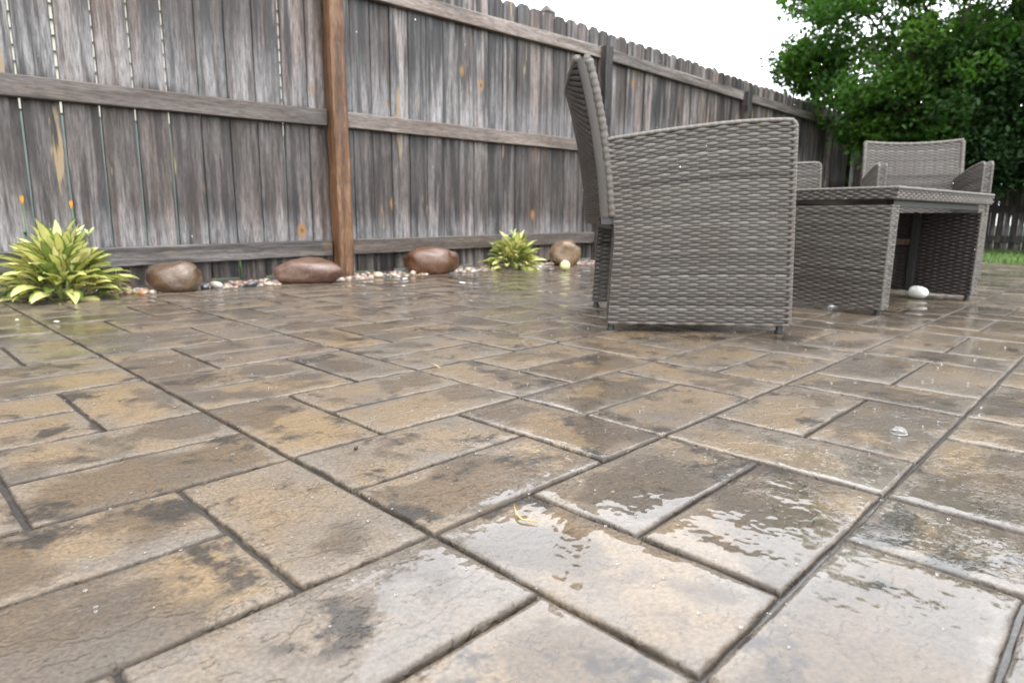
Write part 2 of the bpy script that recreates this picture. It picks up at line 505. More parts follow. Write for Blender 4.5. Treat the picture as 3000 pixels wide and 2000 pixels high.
M['bud'] = mat_plain('pale_bud', (.30, .36, .14), .4, 60, .12)
M['white_plastic'] = mat_plain('white_plastic', (.74, .76, .70), .3, 40, .06, coat=.3)
M['grey_plastic'] = mat_plain('grey_plastic', (.42, .43, .40), .4, 40, .06)
M['tennis'] = mat_plain('pale_yellow_felt', (.60, .62, .26), .85, 300, .18, bump=.4)
M['seam'] = mat_plain('white_seam', (.75, .75, .66), .6, 60, .05)
M['straw'] = mat_plain('dry_straw', (.36, .24, .08), .55, 80, .2)
M['seed'] = mat_plain('black_seed', (.012, .010, .009), .35, 80, .2)
M['siding'] = mat_plain('cream_siding', (.34, .32, .27), .55, 12, .08)
M['foundation'] = mat_plain('pale_foundation', (.135, .17, .16), .7, 10, .12)
M['roofing'] = mat_plain('roof_shingle', (.06, .057, .055), .85, 30, .3)
M['glass'] = mat_glass('clear_rain_water')
M['petal'] = mat_plain('white_petal', (.36, .36, .29), .5, 60, .1)

# ------------------------------------------------------------------ ground and beds
def sheet(name, x0, x1, y0, y1, z, mat, parent=None):
    mb = MB()
    mb.add([(x0, y0, z), (x1, y0, z), (x1, y1, z), (x0, y1, z)], [(0, 1, 2, 3)])
    o = mb.build(name, mat, parent)
    o['kind'] = 'structure'
    return o
sheet('ground', -300, 400, -300, 400, -0.075, M['grass_ground'])
PATIO_X0, PATIO_X1, PATIO_Y0, PATIO_Y1 = -1.6, 6.97, -2.1, 3.03

# lawn beyond the patio, gently uneven
mb = MB()
nx, ny = 30, 50
for i in range(nx + 1):
    for j in range(ny + 1):
        x = PATIO_X1 + 0.01 + (10.55 - PATIO_X1) * i / nx
        y = -5 + 8.3 * j / ny
        mb.v.append((x, y, -0.012 + 0.02 * noise.noise(Vector((x * .9, y * .9, 0)))))
for i in range(nx):
    for j in range(ny):
        a = i * (ny + 1) + j
        mb.f.append((a, a + ny + 1, a + ny + 2, a + 1))
lawn = mb.build('lawn', M['lawn'], smooth=True)
lawn['kind'] = 'structure'

# planting bed between patio and fence
mb = MB()
nx, ny = 130, 8
for i in range(nx + 1):
    for j in range(ny + 1):
        x = -3 + 13.4 * i / nx
        y = PATIO_Y1 - 0.005 + 0.50 * j / ny
        mb.v.append((x, y, -0.022 + 0.016 * noise.noise(Vector((x * 5, y * 5, 3))) + (0.015 if j > 5 else 0)))
for i in range(nx):
    for j in range(ny):
        a = i * (ny + 1) + j
        mb.f.append((a, a + ny + 1, a + ny + 2, a + 1))
bed = mb.build('planting_bed', M['soil'], smooth=True)
bed['kind'] = 'structure'

# ------------------------------------------------------------------ patio: stamped ashlar stones
def gx(i):
    if i <= 12: return 0.391 + 0.1471 * i + 0.00062 * i * i
    return 0.391 + 0.1471 * 12 + 0.00062 * 144 + (i - 12) * 0.160
def gy(j): return 0.1893 + 0.1516 * j
patio = MB()
patio.box(PATIO_X0, PATIO_X1, PATIO_Y0, PATIO_Y1, -0.12, -0.0058)
patio_o = patio.build('patio', M['joint'])
patio_o['kind'] = 'structure'

tiles = []
for bi in range(-5, 16):
    for bj in range(-5, 6):
        x, y = 3 * bi, 4 * bj
        tiles += [(x, x+1, y, y+2), (x+1, x+3, y, y+1), (x+1, x+3, y+1, y+2),
                  (x, x+2, y+2, y+3), (x, x+2, y+3, y+4), (x+2, x+3, y+2, y+4)]
def tile_rect(t):
    x0, x1, y0, y1 = gx(t[0]), gx(t[1]), gy(t[2]), gy(t[3])
    return max(x0, PATIO_X0), min(x1, PATIO_X1 - .004), max(y0, PATIO_Y0), min(y1, PATIO_Y1 - .004)
cand = []
for t in tiles:
    x0, x1, y0, y1 = tile_rect(t)
    if x1 - x0 < .03 or y1 - y0 < .03: continue
    cx_, cy_ = (x0 + x1) / 2, (y0 + y1) / 2
    best = -1e9; inside = False
    pts = [px((a, b, 0)) for a in (x0, cx_, x1) for b in (y0, cy_, y1)]
    inside = any(-60 < p[0] < 3060 and 600 < p[1] < 2080 and p[2] > 0 for p in pts)
    dist = math.hypot(cx_, cy_)
    size = (x1 - x0) * (y1 - y0) / dist ** 3
    cand.append((not inside, -size, t, dist))
cand.sort(key=lambda q: (q[0], q[1]))
def tile_geo(t, dist, idx):
    x0, x1, y0, y1 = tile_rect(t)
    lx, ly = x1 - x0, y1 - y0
    rt = random.Random(t[0] * 977 + t[2] * 131 + t[1])
    t1, t2 = rt.random(), rt.random()
    ja = 0.0030; jb = 0.0020
    if dist < 1.5: st = .014
    elif dist < 2.6: st = .03
    else: st = .11
    def axis(L, j):
        n = max(1, int((L - 2*j - .03) / st))
        ins = [j, j + .0010, j + .0026, j + .0062]
        mid = [j + .0062 + (L - 2*j - .0124) * a / n for a in range(1, n)]
        return ins + mid + [L - q for q in reversed(ins)]
    ax, ay = axis(lx, ja), axis(ly, jb)
    zl = [-.0072, -.0022, -.0006, 0.0]
    tilt = (rt.uniform(-.0045, .0045), rt.uniform(-.0045, .0045)); lift = rt.uniform(-.0006, .0006)
    vs, fs, cols = [], [], []
    nxa, nya = len(ax), len(ay)
    for i, u in enumerate(ax):
        for j, v in enumerate(ay):
            ring = min(i, j, nxa - 1 - i, nya - 1 - j)
            X, Y = x0 + u, y0 + v
            wob = .0022 * max(0, 1 - min(ring, 4) / 4)
            X2 = X + wob * noise.noise(Vector((X * 24, Y * 24, t[0] * 7.1)))
            Y2 = Y + wob * noise.noise(Vector((X * 24, Y * 24, t[2] * 5.3 + 40)))
            z = zl[min(ring, 3)]
            if ring >= 2:
                z += lift + tilt[0] * (u - lx/2) + tilt[1] * (v - ly/2)
                z += .0011 * noise.noise(Vector((X * 13, Y * 13, t1 * 9))) + .0006 * noise.noise(Vector((X * 37, Y * 37, t1 * 9)))
            vs.append((X2, Y2, z))
            cols.append((min(u, v, lx - u, ly - v), t1, t2, 1))
    for i in range(nxa - 1):
        for j in range(nya - 1):
            a = i * nya + j
            fs.append((a, a + nya, a + nya + 1, a + 1))
    return vs, fs, cols
def set_attr(me, name, cols):
    a = me.attributes.new(name, 'FLOAT_COLOR', 'POINT')
    a.data.foreach_set('color', np.array(cols, dtype=np.float32).ravel())
far_v, far_f, far_c = [], [], []
for idx, (off, _, t, dist) in enumerate(cand):
    vs_, fs_, cs_ = tile_geo(t, dist, idx)
    if idx < 300 and not off:
        me = mesh_data('paving_stone', vs_, fs_, M['stone'], True)
        set_attr(me, 'tile', cs_)
        link('paving_stone', me, patio_o)
    else:
        b = len(far_v)
        far_v += vs_; far_c += cs_
        far_f += [tuple(b + q for q in f) for f in fs_]
me = mesh_data('outer_paving_stones', far_v, far_f, M['stone'], True)
set_attr(me, 'tile', far_c)
o = link('outer_paving_stones', me, patio_o)
o['kind'] = 'stuff'

# ------------------------------------------------------------------ fences
def gline(X):
    return .0235 * (max(min(X, 4.0), -3) - 2) + .004 * (max(X, 4.0) - 4)
PICK_Y = 3.325
def picket_mesh(name, w, z0, z1, th=.018, ear=.028, mat=None, seed=0):
    rr = random.Random(seed)
    mb = MB()
    nz = 6
    out = []
    hw = w / 2
    ear2 = min(ear, hw * .8)
    zs = [z0 + (z1 - ear - z0) * q / nz for q in range(nz + 1)]
    lean = rr.uniform(-.0015, .0015); cup = rr.uniform(-.0025, .0025)
    prof = []
    for z in zs:
        e = rr.uniform(-.0012, .0012)
        prof.append((-hw + e + lean * z, hw + e * .6 + lean * z, z))
    prof.append((-hw + ear2 + lean * z1, hw - ear2 + lean * z1, z1))
    vs, fs = [], []
    for (a, b, z) in prof:
        m_ = (a + b) / 2
        bow = .003 * math.sin(z * 1.9 + seed)
        vs += [(a + .002, bow, z), (m_, bow - cup, z), (b - .002, bow, z), (b, bow + .003, z), (b, bow + th, z), (a, bow + th, z), (a, bow + .003, z)]
    n = 7
    for i in range(len(prof) - 1):
        for q in range(n):
            fs.append((i*n+q, i*n+(q+1) % n, (i+1)*n+(q+1) % n, (i+1)*n+q))
    fs.append(tuple(range(n-1, -1, -1)))
    fs.append(tuple((len(prof)-1)*n + q for q in range(n)))
    mb.add(vs, fs)
    return mb.data(name, mat)

fence = empty('wooden_fence', (2, 3.33, 0))
tag(fence, 'long weathered grey wooden privacy fence running behind the planting bed', 'fence')
def fchild(o): 
    o.parent = fence
    o.matrix_parent_inverse = Matrix.Translation((-2, -3.33, 0))
    return o
x = -2.9
pn = 0
while x < 10.30:
    if 0.42 < x < 1.95:
        pitch = .1402; gap = .0095 - .0052 * max(0, (x - .9) / 1.05)
    elif x <= .42:
        pitch = .1405; gap = .0095
    else:
        pitch = .1325; gap = random.uniform(.0022, .0055)
    if pn == 0: x = .573 - .1405 * 25
    w = pitch - gap
    top = 1.745 + gline(x) + random.uniform(-.006, .006)
    if abs(x - 4.23) < .066: w -= .012
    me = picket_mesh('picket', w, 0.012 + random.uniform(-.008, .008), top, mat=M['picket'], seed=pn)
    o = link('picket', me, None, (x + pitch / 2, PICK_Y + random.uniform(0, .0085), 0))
    fchild(o)
    pn += 1
    x += pitch
POSTS = [-2.97, -0.50, 1.972, 4.385, 6.88, 9.40]
for q, X in enumerate(POSTS):
    mb = MB()
    cedar = abs(X - 1.972) < .01
    top = 2.05 if cedar else 1.61 + gline(X)
    w = .044
    n = 26
    prof = []
    rr = random.Random(q)
    vs, fs = [], []
    for i in range(n + 1):
        z = -.06 + (top + .06) * i / n
        jx, jy = rr.uniform(-.0045, .0045), rr.uniform(-.003, .003)
        lean = (.012 * (1 - z / 1.7) if cedar else 0)
        c_ = .008
        ring = [(-w + c_, -w), (w - c_, -w), (w, -w + c_), (w, w - .002), (-w, w - .002), (-w, -w + c_)]
        vs += [(a + jx + lean, b + jy if b < 0 else b, z) for a, b in ring]
    for i in range(n):
        for k2 in range(6):
            fs.append((i*6+k2, i*6+(k2+1) % 6, (i+1)*6+(k2+1) % 6, (i+1)*6+k2))
    fs.append(tuple(n*6 + k2 for k2 in range(6)))
    mb.add(vs, fs)
    o = mb.build('post', M['cedar'] if cedar else M['old_post'], None, False, (X, PICK_Y - .052, 0))
    if cedar: o['label'] = 'orange brown cedar fence post standing clear of the grey boards'
    fchild(o)
for q in range(len(POSTS) - 1):
    xa, xb = POSTS[q] + .049, POSTS[q + 1] - .049
    if q == 2: xa += .006
    for kind_, base, mul in (('bottom', .158, .6), ('mid', .855, 1.0), ('top', 1.555, 1.25)):
        za, zb = base + mul * gline(xa), base + mul * gline(xb)
        L = xb - xa
        mb = MB()
        n = 10
        hh = .043
        vs, fs = [], []
        rr = random.Random(q * 10 + len(kind_))
        for i in range(n + 1):
            s = i / n
            z = za + (zb - za) * s + rr.uniform(-.0015, .0015)
            b = rr.uniform(-.001, .001)
            if kind_ == 'bottom' and q == 1: z -= .012 * (1 - s) ** 1.5
            ring = [(-.0375 + b, -hh + .004), (-.0375 + b, hh - .005), (-.032 + b, hh), (-.0005, hh), (-.0005, -hh), (-.034 + b, -hh)]
            vs += [(xa + L * s, y_, z + z_) for y_, z_ in ring]
        for i in range(n):
            for k2 in range(6):
                fs.append((i*6+k2, (i+1)*6+k2, (i+1)*6+(k2+1) % 6, i*6+(k2+1) % 6))
        fs.append(tuple(range(6))); fs.append(tuple(n*6 + k2 for k2 in range(5, -1, -1)))
        mb.add([(v[0] - xa, v[1], v[2] - base) for v in vs], fs)
        o = mb.build('rail', M['rail'], None, False, (xa, PICK_Y - .001, base))
        fchild(o)
# rear fence closing the yard
rear = empty('wooden_fence', (10.5, 0, 0))
tag(rear, 'dark rear fence of narrow pickets beyond the lawn strip under the tree', 'fence')
y = 3.30
pn = 0
while y > -4.6:
    me_w = .078 if pn % 2 else .060
    mb = MB()
    dep = 0.0 if pn % 2 == 0 else .016
    tp = 1.74 + random.uniform(-.01, .01)
    mb.add([(0, -me_w/2, .0), (0, me_w/2, .0), (0, me_w/2, tp - .03), (0, me_w/2 - .015, tp), (0, -me_w/2 + .015, tp), (0, -me_w/2, tp - .03),
            (.016, -me_w/2, .0), (.016, me_w/2, .0), (.016, me_w/2, tp - .03), (.016, me_w/2 - .015, tp), (.016, -me_w/2 + .015, tp), (.016, -me_w/2, tp - .03)],
           [(5,4,3,2,1,0), (6,7,8,9,10,11)] + [(a, (a+1) % 6, 6+(a+1) % 6, 6+a) for a in range(6)])
    mb.build('picket', M['old_post'] if pn % 2 else M['picket'], rear, False, (-.002 + dep, y, 0))
    y -= .074
    pn += 1
for z in (.14, .52, 1.5):
    mb = MB()
    mb.box(-.045, -.004, -4.6, 3.28, z - .045, z + .045)
    mb.build('rail', M['far_wood'], rear)
for y in (2.9, .6, -1.8, -4.3):
    mb = MB()
    mb.box(.034, .12, y - .045, y + .045, -.05, 1.72)
    mb.build('post', M['far_wood'], rear)

# weathered post of the neighbour's fence peeking above the pickets
mb = MB()
mb.box(-.045, .045, -.045, .045, -.07, 1.86)
mb.add([(-.05, -.05, 1.861), (.05, -.05, 1.861), (.05, .05, 1.861), (-.05, .05, 1.861), (-.012, 0, 1.915), (.012, 0, 1.915)],
       [(0, 1, 5, 4), (1, 2, 5), (2, 3, 4, 5), (3, 0, 4), (3, 2, 1, 0)])
np_ = mb.build('neighbour_post', M['old_post'], None, False, (3.90, 3.47, -.02))
tag(np_, 'dark pointed post top showing above the fence pickets against the sky', 'post')

# ------------------------------------------------------------------ neighbour's house, seen through the gaps between pickets
house = empty('neighbour_house', (-1.0, 6.0, 0))
tag(house, 'cream house with lap siding glimpsed through the gaps in the left pickets', 'house')
HX0, HX1 = -4.5, 3.6
def hb(mb, name, mat, par=None):
    o = mb.build(name, mat, par or house)
    o.matrix_parent_inverse = Matrix.Translation((1.0, -6.0, 0))
    return o
mb = MB(); mb.box(HX0, HX1, 6.0, 11.0, -.07, 1.06); hb(mb, 'foundation', M['foundation'])
mb = MB(); mb.box(HX0 + .02, HX1 - .02, 6.03, 10.97, 1.062, 2.75); hb(mb, 'wall', M['siding'])
z = 1.075
while z < 2.7:
    mb = MB()
    mb.add([(HX0, 5.995, z), (HX1, 5.995, z), (HX1, 6.02, z + .112), (HX0, 6.02, z + .112), (HX0, 6.029, z), (HX1, 6.029, z), (HX1, 6.029, z + .112), (HX0, 6.029, z + .112)],
           [(0,1,2,3), (5,4,7,6), (0,4,5,1), (3,2,6,7), (0,3,7,4), (1,5,6,2)])
    hb(mb, 'siding_board', M['siding'])
    z += .110
mb = MB()
mb.add([(HX0-.3, 5.7, 2.76), (HX1+.2, 5.7, 2.76), (HX1+.2, 8.5, 3.9), (HX0-.3, 8.5, 3.9), (HX1+.2, 11.3, 2.76), (HX0-.3, 11.3, 2.76)],
       [(0,1,2,3), (3,2,4,5), (0,3,5), (1,4,2), (0,5,4,1)])
hb(mb, 'roof', M['roofing'])

# ------------------------------------------------------------------ wicker weave
def weave(mapf, ulen, rows, u_step=.0057, stake=.0285, amp=.0032, half=.0040, bulge=.0018, seed=0, dark=0.0):
    """strands running over and under upright stakes; mapf(u 0..1, v in rows, out, dv metres) -> xyz"""
    rr = random.Random(seed)
    n = max(6, int(ulen / u_step))
    vs, fs, cols = [], [], []
    for r in range(rows):
        b = len(vs)
        tone = min(1, max(0, rr.gauss(.5, .24)))
        ph = (r % 2) * math.pi + rr.uniform(-.15, .15)
        hv = half * rr.uniform(.9, 1.05)
        for i in range(n + 1):
            u = i / n
            w = math.sin(math.pi * u * ulen / stake + ph)
            wo = amp * (1.25 * w - .25 * w ** 3) 
            hs = hv * (.88 + .24 * w)
            for dv, bo in ((-hs, 0), (0, bulge), (hs, 0)):
                vs.append(mapf(u, (r + .5) / rows, wo + bo, dv))
                cols.append((tone, dark, 0, 1))
        for i in range(n):
            for q in range(2):
                a = b + i * 3 + q
                fs.append((a, a + 3, a + 4, a + 1))
    ns = int(ulen / stake)
    for s in range(ns + 1):
        u0 = min(.999, max(.001, (s) * stake / ulen))
        b = len(vs)
        for i in range(13):
            v = i / 12
            for du in (-.0028, .0028):
                vs.append(mapf(min(1, max(0, u0 + du / ulen)), v, -.0006, 0))
                cols.append((.2, max(dark, .35), 0, 1))
        for i in range(12):
            a = b + i * 2
            fs.append((a, a + 1, a + 3, a + 2))
    return vs, fs, cols

def weave_obj(name, parent, parts):
    V, F, Cc = [], [], []
    for vs_, fs_, cs_ in parts:
        b = len(V); V += vs_; Cc += cs_
        F += [tuple(b + q for q in f) for f in fs_]
    me = mesh_data(name, V, F, M['wicker'], True)
    set_attr(me, 'strand', Cc)
    o = link(name, me, parent)
    o['kind'] = 'stuff'
    return o

def binding(name, parent, path, rad=.0085, pitch=.011, closed=False):
    """wrapped edge binding: a ribbed tube along the path"""
    pts = [Vector(p) for p in path]
    L = [0]
    for a, b in zip(pts, pts[1:]): L.append(L[-1] + (b - a).length)
    n = int(L[-1] / (pitch / 3))
    P2, rads, j = [], [], 0
    for i in range(n + 1):
        s = L[-1] * i / n
        while j < len(L) - 2 and L[j + 1] < s: j += 1
        t = (s - L[j]) / max(1e-9, L[j + 1] - L[j])
        P2.append(pts[j].lerp(pts[j + 1], min(1, t)))
        rads.append(rad * (1.0, 1.12, .93)[i % 3])
    mb = MB()
    mb.tube(P2, rads, 6)
    me = mb.data(name, M['wicker'], True)
    set_attr(me, 'strand', [(.45 + .25 * ((i // 18) % 2), 0, 0, 1) for i in range(len(me.vertices))])
    return link(name, me, parent)

def interp(tab, x):
    for (a, fa), (b, fb) in zip(tab, tab[1:]):
        if x <= b:
            t = max(0, min(1, (x - a) / (b - a)))
            return fa + (fb - fa) * t
    return tab[-1][1]

# chair profile (s forward from the rear foot, z up), width along y
CH_W = .563
ARM_BACK = [(.017, .000), (.15, .004), (.305, .010), (.45, -.004), (.571, -.030)]
ARM_TOP = [(-.03, .542), (.05, .5545), (.10, .5625), (.16, .571), (.223, .579), (.29, .587), (.342, .592), (.42, .597), (.52, .599)]
def arm_back(z): return interp(ARM_BACK, z)
def arm_front(z): return .526 - .030 * (z - .03) / .585
def arm_top(s): return interp(ARM_TOP, s)

def make_chair():
    root = empty('wicker_chair')
    ox, oy = -.25, -CH_W / 2             # root stands in the middle of the footprint
    TH = .044
    def pt(s, y, z): return (s + ox, y + oy, z)
    for side in (0, 1):
        yo, yi = (0, TH) if side == 0 else (CH_W, CH_W - TH)
        sg = -1 if side == 0 else 1
        # solid core panel
        outl = [(arm_back(z), z) for z in (.022, .10, .2, .305, .38, .45, .50, .536)]
        outl += [(s, arm_top(s) - .004) for s in (.0, .1, .2, .3, .4, .485)] + [(arm_front(z), z) for z in (.575, .4, .2, .022)]
        n = len(outl)
        ya, yb = yo - sg * .004, yi + sg * .004
        vs_ = [pt(s, ya, z) for s, z in outl] + [pt(s, yb, z) for s, z in outl]
        fs_ = [tuple(range(n)), tuple(range(2*n-1, n-1, -1))] + [(i, n+i, n+(i+1) % n, (i+1) % n) for i in range(n)]
        panel = link('arm_panel', mesh_data('arm_panel', vs_, fs_, M['core']), root)
        parts = []
        for which, yy, dirn in (('outer', yo, sg), ('inner', yi, -sg)):
            def mp(u, v, out, dv, yy=yy, dirn=dirn):
                z0 = .022
                zz = z0 + v * .572
                sa, sb = arm_back(min(zz, .57)), arm_front(zz)
                s = sa + (sb - sa) * u
                z1 = arm_top(s) - .006
                return pt(s, yy + dirn * out, z0 + v * (z1 - z0) + dv)
            parts.append(weave(mp, .53, 68, seed=side * 3 + (which == 'inner')))
        # narrow rear and front faces
        for face in ('front', 'rear'):
            def mp2(u, v, out, dv, face=face):
                z = .022 + v * (.572 if face == 'front' else .515) + dv
                s = arm_front(z) + out if face == 'front' else arm_back(z) - out
                return pt(s, yo + (yi - yo) * u, z)
            parts.append(weave(mp2, TH, 62, stake=.022, seed=9, amp=.0015))
        weave_obj('woven_cover', panel, parts)
        for yy in (yo - sg * .003, yi + sg * .003):
            path = [pt(arm_back(.535) + .002, yy, .541)] + [pt(s, yy, arm_top(s)) for s in np.linspace(-.012, .466, 16)]
            path += [pt(.487, yy, .597), pt(.4965, yy, .587)] + [pt(arm_front(z), yy, z) for z in (.56, .4, .2, .024)]
            binding('edge_binding', panel, path, .0075 if yy == yo - sg * .003 else .006)
    # backrest: a concave slab, leaning back
    BR = [(.305, .012), (.45, -.004), (.575, -.026), (.68, -.050), (.785, -.080)]
    def back_pt(u, z, off):
        w = 2 * u - 1
        s = interp(BR, z) - .012 * (1 - w * w)
        zz = z - (.016 * (1 - w * w)) * max(0, (z - .5) / .285)
        return pt(s - off, .004 + u * (CH_W - .008), zz)
    NU, NZ = 14, 10
    vs_, fs_ = [], []
    for off in (.006, .040):
        for i in range(NU + 1):
            for j in range(NZ + 1):
                vs_.append(back_pt(i / NU, .31 + .445 * j / NZ, off))
    def gi(l, i, j): return l * (NU+1) * (NZ+1) + i * (NZ+1) + j
    for i in range(NU):
        for j in range(NZ):
            fs_.append((gi(0,i,j), gi(0,i+1,j), gi(0,i+1,j+1), gi(0,i,j+1)))
            fs_.append((gi(1,i,j), gi(1,i,j+1), gi(1,i+1,j+1), gi(1,i+1,j)))
    for j in range(NZ):
        fs_.append((gi(0,0,j), gi(0,0,j+1), gi(1,0,j+1), gi(1,0,j)))
        fs_.append((gi(0,NU,j), gi(1,NU,j), gi(1,NU,j+1), gi(0,NU,j+1)))
    for i in range(NU):
        fs_.append((gi(0,i,0), gi(1,i,0), gi(1,i+1,0), gi(0,i+1,0)))
        fs_.append((gi(0,i,NZ), gi(0,i+1,NZ), gi(1,i+1,NZ), gi(1,i,NZ)))
    back = link('backrest', mesh_data('backrest', vs_, fs_, M['core'], False), root)
    parts = []
    for off, dr in ((.004, -1), (.042, 1)):
        def mp3(u, v, out, dv, off=off, dr=dr):
            return back_pt(u, .31 + .443 * v + dv, off + dr * out)
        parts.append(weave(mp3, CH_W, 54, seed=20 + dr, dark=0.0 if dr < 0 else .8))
    weave_obj('woven_cover', back, parts)
    for e in (0.0, 1.0):
        zs = np.linspace(.33, .756, 30)
        ux = .004 if e == 0 else .996
        # flat side strap between ribbed front edge and rear edge
        binding('edge_binding', back, [back_pt(ux, z, .006) for z in zs], .0125, .020)
        sv, sf = [], []
        out_ = -.006 if e == 0 else .006
        for q_, z in enumerate(zs):
            for of_ in (.008, .014, .034, .043):
                p_ = back_pt(ux, z, of_)
                sv.append((p_[0], p_[1] + (out_ if of_ in (.014, .034) else 0), p_[2]))
            if q_:
                b_ = (q_ - 1) * 4
                sf += [(b_ + w_, b_ + w_ + 1, b_ + w_ + 5, b_ + w_ + 4) for w_ in range(3)]
        me_ = mesh_data('side_strap', sv, sf, M['wicker'], True)
        set_attr(me_, 'strand', [(.15, .25, 0, 1)] * len(sv))
        link('side_strap', me_, back)
    binding('top_binding', back, [back_pt(u, .760, .009) for u in np.linspace(0, 1, 18)], .0115, .020)
    binding('top_binding', back, [back_pt(u, .758, .037) for u in np.linspace(0, 1, 18)], .0115, .014)
    # seat with front and rear apron
    mb = MB(); mb.box(.02 + ox, .505 + ox, TH + .004 + oy, CH_W - TH - .004 + oy, .300, .345, .006)
    seat = mb.build('seat', M['core'], root)
    parts = []
    def mp4(u, v, out, dv): return pt(.02 + .485 * v + dv, TH + .006 + u * (CH_W - 2*TH - .012), .348 + out)
    parts.append(weave(mp4, CH_W - 2*TH, 56, seed=31))
    def mp5(u, v, out, dv): return pt(.508 + out, TH + .006 + u * (CH_W - 2*TH - .012), .26 + .088 * v + dv)
    parts.append(weave(mp5, CH_W - 2*TH, 10, seed=32))
    weave_obj('woven_cover', seat, parts)
    mb = MB(); mb.box(.0 + ox, .02 + ox, TH - .01 + oy, CH_W - TH + .01 + oy, .296, .322)
    mb.build('rear_rail', M['foot'], root)
    mb = MB(); mb.box(.49 + ox, .506 + ox, TH + oy, CH_W - TH + oy, .258, .299)
    mb.build('front_rail', M['foot'], root)
    # corner feet
    for s, y_ in ((.012, .022), (.506, .022), (.012, CH_W - .022), (.506, CH_W - .022)):
        mb = MB()
        mb.tube([pt(s, y_, 0.0005), pt(s, y_, .006), pt(s, y_, .0065), pt(s, y_, .030)], [.0125, .0125, .0095, .0095], 10)
        mb.build('foot', M['foot'], root)
    return root
def place_chair(o, px_, py_, ang, corner):
    """put the chair so that its front corner on the given side stands at (px_, py_)"""
    ca, sa = math.cos(ang), math.sin(ang)
    lx, ly = (.506 - .25), (-CH_W/2 + .022 if corner == 'right' else CH_W/2 - .022)
    o.rotation_euler = (0, 0, ang)
    o.location = (px_ - (ca * lx - sa * ly), py_ - (sa * lx + ca * ly), .0005)
chair = make_chair()
tag(chair, 'large grey wicker armchair nearest the camera, seen from its side', 'chair', 'wicker armchairs around the low table')
place_chair(chair, 1.905, .756, R(-48.1), 'right')
c2 = copy_tree(chair)
tag(c2, 'grey wicker armchair facing the camera behind the low table', 'chair', 'wicker armchairs around the low table')
place_chair(c2, 4.26, .655, R(180 + 25), 'left')
c2.scale = (.97, .95, 1.075)
c3 = copy_tree(chair)
tag(c3, 'grey wicker armchair mostly hidden behind the nearest armchair, only an arm corner showing', 'chair', 'wicker armchairs around the low table')
place_chair(c3, 3.648, 1.303, R(-48), 'right')
c3.scale = (1, 1, 1.05)

# ------------------------------------------------------------------ low wicker table
TA = R(-8.64)
table = empty('wicker_table', (2.505, .646, .0005), TA)
tag(table, 'low grey wicker coffee table with solid woven end panels', 'table')
TL, TD, TZ = .873, .57, .400
PT = .048
# end panels stand on the two short sides
for e, x0 in (('near', 0.0), ('far', TL - PT)):
    mb = MB()
    zt = TZ - .004 if e == 'near' else TZ - .020
    mb.box(x0 + .004, x0 + PT - .004, .004, TD - .004, .024, zt - .012)
    pan = mb.build('end_panel', M['core'], table)
    parts = []
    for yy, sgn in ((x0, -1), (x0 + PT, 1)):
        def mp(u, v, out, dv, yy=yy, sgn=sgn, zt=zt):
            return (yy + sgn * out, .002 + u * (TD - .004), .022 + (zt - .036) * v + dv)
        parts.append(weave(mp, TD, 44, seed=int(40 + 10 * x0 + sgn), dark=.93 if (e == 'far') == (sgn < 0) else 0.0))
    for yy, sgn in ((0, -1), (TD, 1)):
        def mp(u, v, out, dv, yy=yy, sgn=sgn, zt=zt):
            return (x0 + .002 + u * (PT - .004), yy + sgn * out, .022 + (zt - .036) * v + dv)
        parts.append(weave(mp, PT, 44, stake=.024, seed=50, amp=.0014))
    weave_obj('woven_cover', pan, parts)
    for xx in (x0 + .003, x0 + PT - .003):
        for yy in (.003, TD - .003):
            binding('edge_binding', pan, [(xx, yy, .022), (xx, yy, zt - .013)], .006)
    for yy in (.022, TD - .022):
        mb = MB(); mb.tube([(x0 + PT/2, yy, 0), (x0 + PT/2, yy, .006), (x0 + PT/2, yy, .0065), (x0 + PT/2, yy, .026)], [.013, .013, .010, .010], 10)
        mb.build('foot', M['foot'], table)
# stiffener and crossbar on the inner side of the far panel
mb = MB(); mb.box(TL - PT - .030, TL - PT - .006, .226, .250, .03, TZ - .03); mb.build('stiffener', M['foot'], table)
mb = MB(); mb.box(TL - PT - .024, TL - PT - .0065, .254, TD - .01, .228, .252); mb.build('crossbar', M['old_post'], table)
for yy in (.02, TD - .044):
    mb = MB(); mb.box(PT + .001, TL - PT - .001, yy, yy + .024, TZ - .021, TZ - .001); mb.build('apron_rail', M['foot'], table)
# top slab
ov = .012
mb = MB(); mb.box(-ov + .005, TL + ov - .005, -ov + .005, TD + ov - .005, TZ, TZ + .040, .004)
top = mb.build('table_top', M['core'], table)
parts = []
for ax in range(4):
    def mp(u, v, out, dv, ax=ax):
        z = TZ + .002 + .038 * v + dv
        if ax == 0: return (-ov + u * (TL + 2*ov), -ov - out, z)
        if ax == 1: return (-ov - out, -ov + u * (TD + 2*ov), z)
        if ax == 2: return (TL + ov + out, -ov + u * (TD + 2*ov), z)
        return (-ov + u * (TL + 2*ov), TD + ov + out, z)
    parts.append(weave(mp, TL if ax in (0, 3) else TD, 5, seed=60 + ax, stake=.02))
def mpt(u, v, out, dv): return (-ov + u * (TL + 2*ov), -ov + v * (TD + 2*ov) + dv, TZ + .0415 + out)
parts.append(weave(mpt, TL, 60, seed=66, u_step=.0095))
weave_obj('woven_cover', top, parts)
cor = [(-ov, -ov), (TL + ov, -ov), (TL + ov, TD + ov), (-ov, TD + ov), (-ov, -ov)]
binding('edge_binding', top, [(a, b, TZ + .0395) for a, b in cor], .006)

